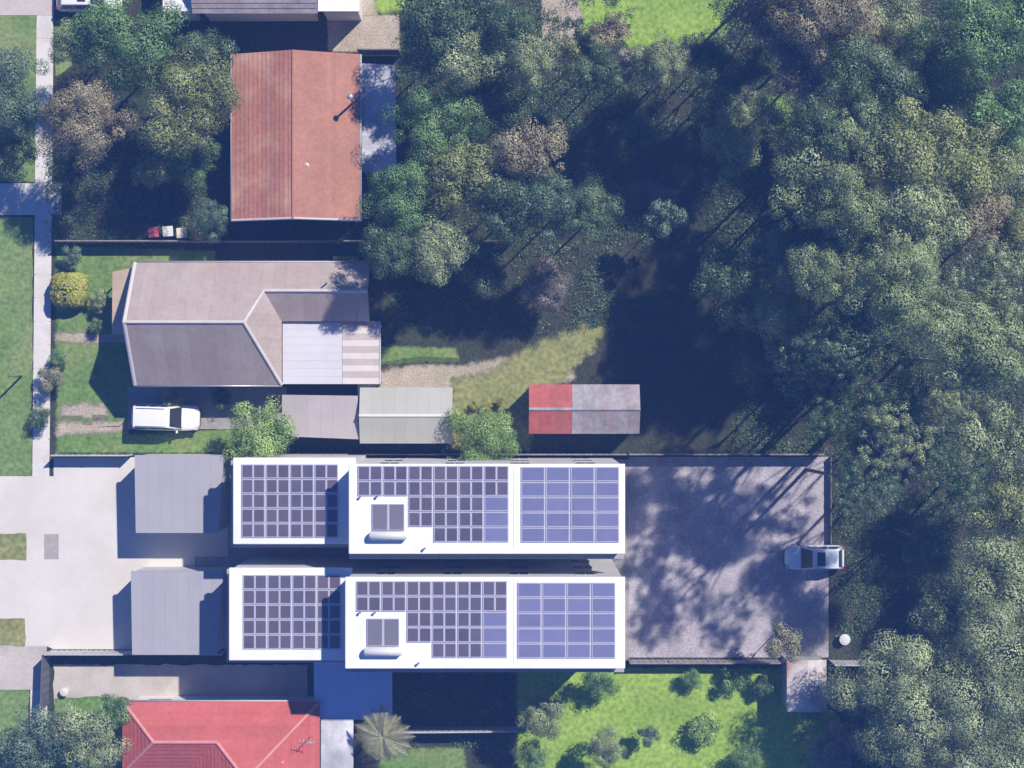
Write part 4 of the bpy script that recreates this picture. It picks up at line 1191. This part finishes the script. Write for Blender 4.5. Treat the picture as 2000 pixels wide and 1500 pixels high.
G1 = 'street front trees'; G2 = 'trees behind the houses'; G3 = 'trees of the wooded back lots'; G4 = 'trees and shrubs of the lime lawn'
TREES = [
    # left front
    (22, 195, 82, 6.5, 'teal', 'dark green street tree at the left edge beside the footpath', G1),
    (15, 300, 50, 4.0, 'deep', 'low dark tree at the left edge above the shaded driveway', G1),
    (262, 95, 100, 7.5, 'green', 'large rich green tree below the white car at the top', G1),
    (155, 95, 48, 5.5, 'light', 'small light green tree right of the footpath near the white car', G1),
    (385, 120, 60, 6.5, 'deep', 'dark green tree touching the upper left corner of the red-brown roof', G1),
    (372, 208, 96, 8.0, 'olive', 'big olive tree overhanging the left side of the red-brown house', G1),
    (170, 238, 78, 7.5, 'brown', 'brownish grey tree between the footpath and the big olive tree', G1),
    (385, 318, 44, 4, 'green', 'green tree close to the left wall of the red-brown house', G1),
    (415, 425, 36, 3.5, 'teal', 'small dark teal tree at the lower left corner of the red-brown house', G1),
    (300, 335, 36, 3.0, 'greygreen', 'sparse grey-green shrub in the dark front yard above the bins', G1),
    # behind the houses
    (845, 55, 70, 9.0, 'deep', 'dark tree at the top edge, right of the strip of bright lawn', G2),
    (925, 25, 60, 8.0, 'teal', 'dark bluish tree cut by the top edge, left of the dirt path', G2),
    (990, 62, 52, 9.5, 'deep', 'dark green tree just left of the bright lawn at the top', G2),
    (830, 115, 46, 7.0, 'teal', 'small dark tree above and right of the shade-mottled patio cover', G2),
    (930, 120, 62, 9.0, 'greygreen', 'grey-green rounded tree in the upper middle, above the dark clearing edge', G2),
    (1033, 128, 52, 9.5, 'greygreen', 'rounded grey-green tree at the upper left of the dark clearing', G2),
    (960, 205, 80, 6.5, 'deep', 'shaded dark tree left of the dark clearing', G2),
    (855, 245, 76, 7.5, 'green', 'green tree immediately right of the shade-mottled patio cover', G2),
    (795, 385, 74, 7.5, 'green', 'bright green tree at the lower right corner of the red-brown house', G2),
    (905, 350, 74, 8.0, 'olive', 'olive brown tree between the bright green tree and the pointed brown one', G2),
    (1040, 300, 62, 9.0, 'brown', 'brown pointed tree on the left rim of the dark clearing', G2),
    (985, 400, 66, 8.5, 'deep', 'dark tree below the brown pointed tree', G2),
    (1085, 400, 58, 9.0, 'teal', 'dark teal tree just above the fence, below the brown pointed tree', G2),
    (1150, 415, 48, 9.0, 'deep', 'dark narrow tree left of the red earth gap', G2),
    (850, 500, 62, 7.5, 'greygreen', 'grey-green tree leaning over the rear corner of the grey house', G2),
    (940, 520, 52, 3.6, 'deep', 'dark low tree in the rear yard, right of the grey-green tree', G2),
    (758, 500, 50, 8.0, 'deep', 'small dark tree leaning onto the rear right end of the grey roof', G2),
    (1060, 560, 46, 3.2, 'mauve', 'low mauve-grey tree in the shaded rear yard above the dry lawn', G2),
    (1128, 92, 32, 5.5, 'olive', 'small olive tree at the lower end of the dirt path at the top', G2),
    (1188, 66, 34, 7.0, 'brown', 'brown-grey tree poking into the bright lawn at the top', G2),
    (1158, 142, 48, 8.0, 'deep', 'dark rounded tree on the upper rim of the dark clearing, left one', G2),
    (1292, 126, 48, 8.5, 'greygreen', 'grey-green rounded tree on the upper rim of the dark clearing, right one', G2),
    (1226, 128, 32, 6.5, 'mauve', 'small mauve-grey tree between two rounded trees above the dark clearing', G2),
    (1298, 425, 34, 4.5, 'teal', 'small round teal tree standing alone right of the red earth gap', G2),
    (1240, 270, 46, 2.2, 'deep', 'low dark shrubbery in the middle of the dark clearing', G2),
    # wooded back lots, upper right
    (1478, 36, 56, 10.5, 'mauve', 'mauve-grey tree at the top edge, right of the bright lawn', G3),
    (1530, 60, 62, 11.0, 'mauve', 'tall mauve tree at the top between the lawn and the big brown tree', G3),
    (1615, 30, 96, 13.5, 'brown', 'big pale brown tree at the top edge', G3),
    (1562, 145, 58, 11.0, 'mauve', 'faceted mauve-brown tree below the big pale brown tree', G3),
    (1405, 155, 54, 8.0, 'deep', 'dark tree right of the grey-green rounded pair above the clearing', G3),
    (1725, 60, 80, 10.5, 'greygreen', 'grey-green tree at the top edge right of the big pale brown tree', G3),
    (1700, 170, 92, 14, 'deep', 'dark hollow tree right of the faceted mauve tree', G3),
    (1895, 90, 100, 13.0, 'green', 'large green tree near the upper right corner', G3),
    (1990, 40, 70, 11.0, 'deep', 'dark tree in the upper right corner', G3),
    (1800, 170, 78, 9.0, 'teal', 'dark teal tree below the large corner green tree', G3),
    (1925, 225, 76, 11.0, 'green', 'green tree at the right edge below the large corner tree', G3),
    (1600, 262, 60, 14.0, 'deep', 'tall dark tree between the streaky clearing and the light green small crown', G3),
    (1430, 285, 52, 5.0, 'greygreen', 'sparse tree with streaks of light right of the dark clearing', G3),
    (1690, 258, 56, 14.5, 'light', 'light green small crown right of the streaky clearing', G3),
    (1775, 300, 80, 15, 'olive', 'olive tree with bright clumps in the upper right wood', G3),
    (1880, 330, 78, 13.5, 'olive', 'olive brown tree at right below the green edge tree', G3),
    (1975, 350, 62, 10.0, 'greygreen', 'grey-green tree at the right edge, upper third', G3),
    (1560, 372, 74, 13, 'light', 'light green tall tree at the left border of the upper right wood', G3),
    (1655, 400, 82, 14.5, 'light', 'tall light green dome in the middle of the upper right wood', G3),
    (1790, 420, 78, 14.5, 'greygreen', 'grey-green tree right of the tall light green dome', G3),
    (1900, 440, 74, 13, 'brown', 'brown tree at right just above the middle height', G3),
    (1985, 460, 56, 13, 'olive', 'olive tree at the right edge just above the middle height', G3),
    # middle right
    (1425, 545, 64, 8.5, 'deep', 'isolated dark tree at the left border of the middle right wood', G3),
    (1595, 520, 52, 13, 'light', 'small bright green round crown among dark trees', G3),
    (1510, 500, 52, 9, 'teal', 'dark teal tree between the isolated dark tree and the bright round crown', G3),
    (1685, 510, 66, 13, 'greygreen', 'grey-green tree between the bright round crown and the large light green dome', G3),
    (1755, 560, 88, 19, 'light', 'largest light green dome in the middle right wood', G3),
    (1845, 640, 62, 18, 'light', 'light green crown trailing below the largest dome', G3),
    (1930, 560, 80, 18, 'greygreen', 'grey-green tree at the right edge at middle height', G3),
    (1555, 635, 62, 7.0, 'greygreen', 'grey-green low tree below the bright round crown', G3),
    (1665, 650, 72, 6.5, 'teal', 'shaded teal tree left of the trailing light green crown', G3),
    (1485, 690, 52, 4.0, 'deep', 'low dark tree at the left of the shaded lower wood', G3),
    (1930, 690, 82, 18, 'light', 'bright green tree at the right edge below middle height', G3),
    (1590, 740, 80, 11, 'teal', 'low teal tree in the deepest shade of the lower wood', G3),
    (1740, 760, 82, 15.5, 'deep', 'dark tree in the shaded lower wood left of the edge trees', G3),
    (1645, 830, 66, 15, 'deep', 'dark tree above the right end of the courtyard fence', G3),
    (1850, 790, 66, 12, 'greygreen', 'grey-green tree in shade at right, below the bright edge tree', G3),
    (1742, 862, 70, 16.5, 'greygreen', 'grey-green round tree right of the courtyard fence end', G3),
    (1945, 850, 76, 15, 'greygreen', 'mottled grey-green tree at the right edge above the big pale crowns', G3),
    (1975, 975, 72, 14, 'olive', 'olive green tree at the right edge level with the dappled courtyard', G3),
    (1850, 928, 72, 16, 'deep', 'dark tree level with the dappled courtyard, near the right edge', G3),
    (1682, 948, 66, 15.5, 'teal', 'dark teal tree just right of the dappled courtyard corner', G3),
    (1820, 1060, 52, 9, 'deep', 'low dark tree right of the parked pale car', G3),
    # lower right
    (1945, 1150, 106, 6.5, 'greygreen', 'pale grey-green crown at the right edge, upper one of the big pair', G3),
    (1780, 1372, 122, 9.0, 'greygreen', 'huge pale grey-green crown right of the rust-stained shed', G3),
    (1945, 1335, 128, 10.0, 'greygreen', 'huge pale crown in the lower right corner region', G3),
    (1880, 1490, 120, 9.5, 'greygreen', 'pale grey-green crown cut by the bottom edge at right', G3),
    (1635, 1455, 46, 3.5, 'mauve', 'small bluish grey tree between the lime lawn and the huge pale crown', G3),
    (1660, 1360, 32, 3.0, 'greygreen', 'small shrub right beside the rust-stained shed', G3),
    (1530, 1258, 34, 4.0, 'khaki', 'small khaki tree over the fence above the rust-stained shed', G3),
    (1842, 1205, 58, 4.0, 'greygreen', 'low grey-green tree filling the gap above the huge pale crown', G3),
    (1505, 600, 56, 8.0, 'greygreen', 'grey-green tree just right of the isolated dark tree', G3),
    (1482, 235, 46, 3.6, 'greygreen', 'low grey-green tree beside the small patch of sunlit lawn in the wood', G3),
    (1368, 108, 42, 7.0, 'mauve', 'mauve tree at the lower right corner of the bright lawn at the top', G3),
    (1478, 128, 44, 7.5, 'deep', 'dark tree between the corner mauve tree and the faceted mauve-brown one', G3),
    (1400, 230, 44, 3.0, 'teal', 'low teal tree at the right rim of the dark clearing', G3),
    # lime lawn
    (1065, 1388, 54, 5.0, 'greygreen', 'round grey-green tree at the left edge of the lime lawn', G4),
    (1172, 1334, 38, 2.2, 'green', 'green shrub at the top left of the lime lawn, below the townhouse', G4),
    (1178, 1460, 40, 3.2, 'greygreen', 'grey-green tree on the lower left of the lime lawn', G4),
    (1268, 1436, 22, 1.9, 'teal', 'small dark round shrub standing alone in the lime lawn', G4),
    (1378, 1420, 34, 1.3, 'fresh', 'loose green shrub in the middle of the lime lawn', G4),
    (1460, 1492, 38, 2.0, 'green', 'wider green shrub at the bottom edge of the lime lawn, right side', G4),
    (1350, 1328, 22, 1.1, 'green', 'low shrub along the top fence of the lime lawn, leftmost', G4),
    (1430, 1330, 28, 1.2, 'green', 'green shrub along the top fence of the lime lawn, middle', G4),
    (1490, 1338, 24, 1.2, 'deep', 'small shrub along the top fence of the lime lawn, nearest the shed', G4),
    (1040, 1480, 36, 3.0, 'green', 'green shrub at the bottom edge left of the lime lawn', G4),
    # middle lot
    (512, 850, 68, 4.0, 'fresh', 'bushy bright green tree between the front lawn and the carport', 'bright trees on the boundary'),
    (945, 868, 86, 4.2, 'fresh', 'bushy bright green tree between the sage green shed and the red shed', 'bright trees on the boundary'),
    # bottom left
    (85, 1450, 70, 4.5, 'teal', 'dark teal tree at the bottom left corner beside the footpath', G1),
    (175, 1440, 66, 5.0, 'greygreen', 'grey-green tree left of the coral red roof', G1),
    (225, 1385, 36, 3.2, 'green', 'small green tree at the upper left corner of the coral red roof', G1),
]
THIN_LABELS = {r[5] for r in TREES if (r[0], r[1]) in ((1930, 560), (1850, 928), (1742, 862), (1850, 790), (1740, 760), (1645, 830), (1682, 948), (1590, 740))}
for row in TREES:
    x, y, r, hh, lf, lab, grp = row
    tree(x, y, r, hh, lf, lab, group=grp, thin=lab in THIN_LABELS, grow=1.24 if grp in (G1, G2, G3) else 1.08)
# trees added outside the picture to throw shade into it
for (x, y, r, hh, lf, lab) in ((1500, -80, 100, 13, 'brown', 'tall brown shade tree added beyond the top edge above the wood'),
                               (2090, 620, 100, 12, 'greygreen', 'shade tree added beyond the right edge at middle height'),
                               (2100, 860, 100, 12, 'deep', 'shade tree added beyond the right edge above the big pale crowns')):
    tree(x, y, r, hh, lf, lab, group='shade trees added beyond the frame')

# shrubs
SHRUBS = [
    (117, 702, 19, 1.0, 'green', 'small green shrub touching the olive shrub by the footpath'),
    (103, 742, 28, 1.5, 'khaki', 'khaki round shrub at the footpath edge of the front lawn'),
    (142, 503, 22, 1.3, 'teal', 'dark shrub at the top left corner of the front lawn'),
    (196, 588, 22, 1.2, 'greygreen', 'pale flowering shrub in front of the tan awning'),
    (190, 636, 15, 0.9, 'deep', 'small dark shrub below the pale flowering shrub'),
    (340, 768, 26, 1.3, 'greygreen', 'pale shrub between the grey house wall and the white four wheel drive'),
    (432, 772, 24, 1.2, 'deep', 'dark shrub against the lower wall of the grey house'),
    (925, 792, 11, 0.6, 'lime', 'lime tuft on the dry lawn, left of three'),
    (952, 793, 11, 0.6, 'lime', 'lime tuft on the dry lawn, middle of three'),
    (978, 785, 11, 0.7, 'lime', 'lime tuft on the dry lawn, right of three'),
    (80, 815, 24, 1.1, 'deep', 'dark low bush spilling over the footpath below the khaki shrub'),
]
for (x, y, r, hh, lf, lab) in SHRUBS:
    tree(x, y, r, hh, lf, lab, name='shrub', group='garden shrubs', cat='shrub')

# clipped lime hedge by the footpath
def hedge(px, py, wpx, dpx, h, label):
    q = P(px, py, h * 0.7)
    t = empty('hedge', (q.x, q.y, 0)); tag(t, label, 'hedge')
    rng = np.random.default_rng(5)
    hx, hy = wpx / PXM / 2, dpx / PXM / 2
    n = 5200
    v = rng.normal(size=(n, 3)); v[:, 2] = np.abs(v[:, 2])
    p = np.sign(v) * np.abs(v) ** 0.5
    m = (np.abs(p) ** 4).sum(1) ** 0.25
    p = p / m[:, None]
    pos = p * np.array([hx, hy, h]) * (0.93 + 0.09 * rng.random(n))[:, None]
    nrm = p + rng.normal(size=(n, 3)) * 0.35; nrm /= np.linalg.norm(nrm, axis=1)[:, None]
    a = rng.normal(size=(n, 3)); a -= nrm * (a * nrm).sum(1)[:, None]; a /= np.linalg.norm(a, axis=1)[:, None]
    b = np.cross(nrm, a); s = (0.09 + 0.07 * rng.random(n))[:, None]
    Q = np.stack([pos - a * s, pos + b * s * 0.6, pos + a * s, pos - b * s * 0.6], axis=1).reshape(-1, 3)
    me = bpy.data.meshes.new('foliage'); me.from_pydata([tuple(x) for x in Q], [], [[4 * i, 4 * i + 1, 4 * i + 2, 4 * i + 3] for i in range(n)])
    at = me.attributes.new('tint', 'FLOAT', 'FACE'); at.data.foreach_set('value', np.clip(rng.normal(0.5, 0.16, n), 0, 1).astype(np.float32))
    link('foliage', me, LEAF['lime'], t)
    tube('stem', [(0, 0, -0.05), (0, 0, h * 0.7)], [0.06, 0.03], MT['bark'], t, 8)
hedge(131, 566, 66, 66, 1.5, 'clipped yellow-green block shrub at the footpath edge of the front lawn')

# pale palm beside the patio covers
def palm(px, py, h, R, label):
    q = P(px, py, h)
    t = empty('palm_tree', (q.x, q.y, 0)); tag(t, label, 'palm tree')
    tube('trunk', [(0, 0, -0.1), (0.05, 0, h * 0.5), (0, 0, h)], [0.16, 0.11, 0.09], MT['bark_pale'], t, 10)
    rng = np.random.default_rng(8)
    for k in range(18):
        a = 2 * math.pi * k / 18 + rng.uniform(-0.15, 0.15)
        Lf = R * rng.uniform(0.8, 1.1); rise = rng.uniform(0.1, 0.55)
        vs, fs, tn = [], [], []
        N = 16
        for i in range(N + 1):
            s = i / N
            c = Vector((math.cos(a) * Lf * s, math.sin(a) * Lf * s, h + rise * math.sin(s * 2.2) - 0.75 * s * s))
            if i:
                side = Vector((-math.sin(a), math.cos(a), 0))
                fw = Vector((math.cos(a), math.sin(a), 0))
                wl = 0.42 * math.sin(math.pi * min(1, s * 0.9 + 0.1)) + 0.05
                for sg in (-1, 1):
                    tip = c + side * sg * wl + fw * wl * 0.8 - Vector((0, 0, wl * 0.35))
                    b = len(vs)
                    vs += [c, c + fw * 0.07, tip, c - fw * 0.03]
                    fs.append([b, b + 1, b + 2, b + 3])
        sp = []
        for i in range(N + 1):
            s = i / N
            c = Vector((math.cos(a) * Lf * s, math.sin(a) * Lf * s, h + rise * math.sin(s * 2.2) - 0.75 * s * s))
            sd = Vector((-math.sin(a), math.cos(a), 0)) * 0.025
            sp.append(len(vs)); vs += [c - sd, c + sd]
        for i in range(N):
            fs.append([sp[i], sp[i] + 1, sp[i + 1] + 1, sp[i + 1]])
        o = mesh('frond', vs, fs, LEAF['khaki'], t)
        at = o.data.attributes.new('tint', 'FLOAT', 'FACE')
        at.data.foreach_set('value', np.clip(rng.normal(0.45, 0.18, len(fs)), 0, 1).astype(np.float32))
palm(748, 1440, 4.0, 1.75, 'pale palm right of the shade-mottled patio cover at the bottom')

# leaf litter and undergrowth on the wooded ground
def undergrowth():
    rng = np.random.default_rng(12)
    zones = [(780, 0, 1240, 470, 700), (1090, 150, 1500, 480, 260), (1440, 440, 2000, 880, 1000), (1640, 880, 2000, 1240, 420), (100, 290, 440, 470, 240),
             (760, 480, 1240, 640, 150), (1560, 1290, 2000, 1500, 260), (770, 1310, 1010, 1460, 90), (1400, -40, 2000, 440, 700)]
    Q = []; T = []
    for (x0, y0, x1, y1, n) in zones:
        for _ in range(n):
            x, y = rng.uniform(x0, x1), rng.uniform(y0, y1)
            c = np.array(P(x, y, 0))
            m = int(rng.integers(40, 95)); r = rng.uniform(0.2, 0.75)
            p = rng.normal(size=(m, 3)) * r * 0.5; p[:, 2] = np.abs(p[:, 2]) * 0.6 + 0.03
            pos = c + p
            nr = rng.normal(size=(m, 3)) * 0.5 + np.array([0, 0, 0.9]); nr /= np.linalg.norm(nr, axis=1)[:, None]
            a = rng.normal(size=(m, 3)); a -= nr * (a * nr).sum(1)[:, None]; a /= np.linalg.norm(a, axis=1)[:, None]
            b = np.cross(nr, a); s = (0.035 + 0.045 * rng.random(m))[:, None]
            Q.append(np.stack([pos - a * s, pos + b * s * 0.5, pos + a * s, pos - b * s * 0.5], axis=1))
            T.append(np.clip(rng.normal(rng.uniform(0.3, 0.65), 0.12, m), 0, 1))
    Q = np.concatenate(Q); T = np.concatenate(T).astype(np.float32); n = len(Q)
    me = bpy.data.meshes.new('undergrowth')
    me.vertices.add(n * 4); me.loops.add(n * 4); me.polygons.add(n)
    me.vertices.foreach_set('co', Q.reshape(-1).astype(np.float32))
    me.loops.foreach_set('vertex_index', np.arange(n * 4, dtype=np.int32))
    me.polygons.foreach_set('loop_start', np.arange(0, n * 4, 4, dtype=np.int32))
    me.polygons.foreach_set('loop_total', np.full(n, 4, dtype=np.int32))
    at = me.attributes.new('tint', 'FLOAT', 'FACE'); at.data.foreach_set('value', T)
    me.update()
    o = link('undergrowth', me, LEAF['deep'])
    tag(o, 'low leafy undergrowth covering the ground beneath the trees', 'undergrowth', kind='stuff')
undergrowth()

# the thin blue air between the camera and the ground
vs, fs = [], []
box_geo(-226, -226, -1.2, 226, 226, 92.0, vs, fs)
hz = mesh('haze', vs, fs, None)
tag(hz, kind='stuff')
hm = bpy.data.materials.new('haze'); hm.use_nodes = True
hn = hm.node_tree
hn.nodes.remove(hn.nodes['Principled BSDF'])
ho = [n for n in hn.nodes if n.type == 'OUTPUT_MATERIAL'][0]
pv = hn.nodes.new('ShaderNodeVolumePrincipled')
pv.inputs['Color'].default_value = (0.16, 0.35, 1.0, 1)
pv.inputs['Density'].default_value = 0.0016
hn.links.new(pv.outputs[0], ho.inputs['Volume'])
hz.data.materials.append(hm)
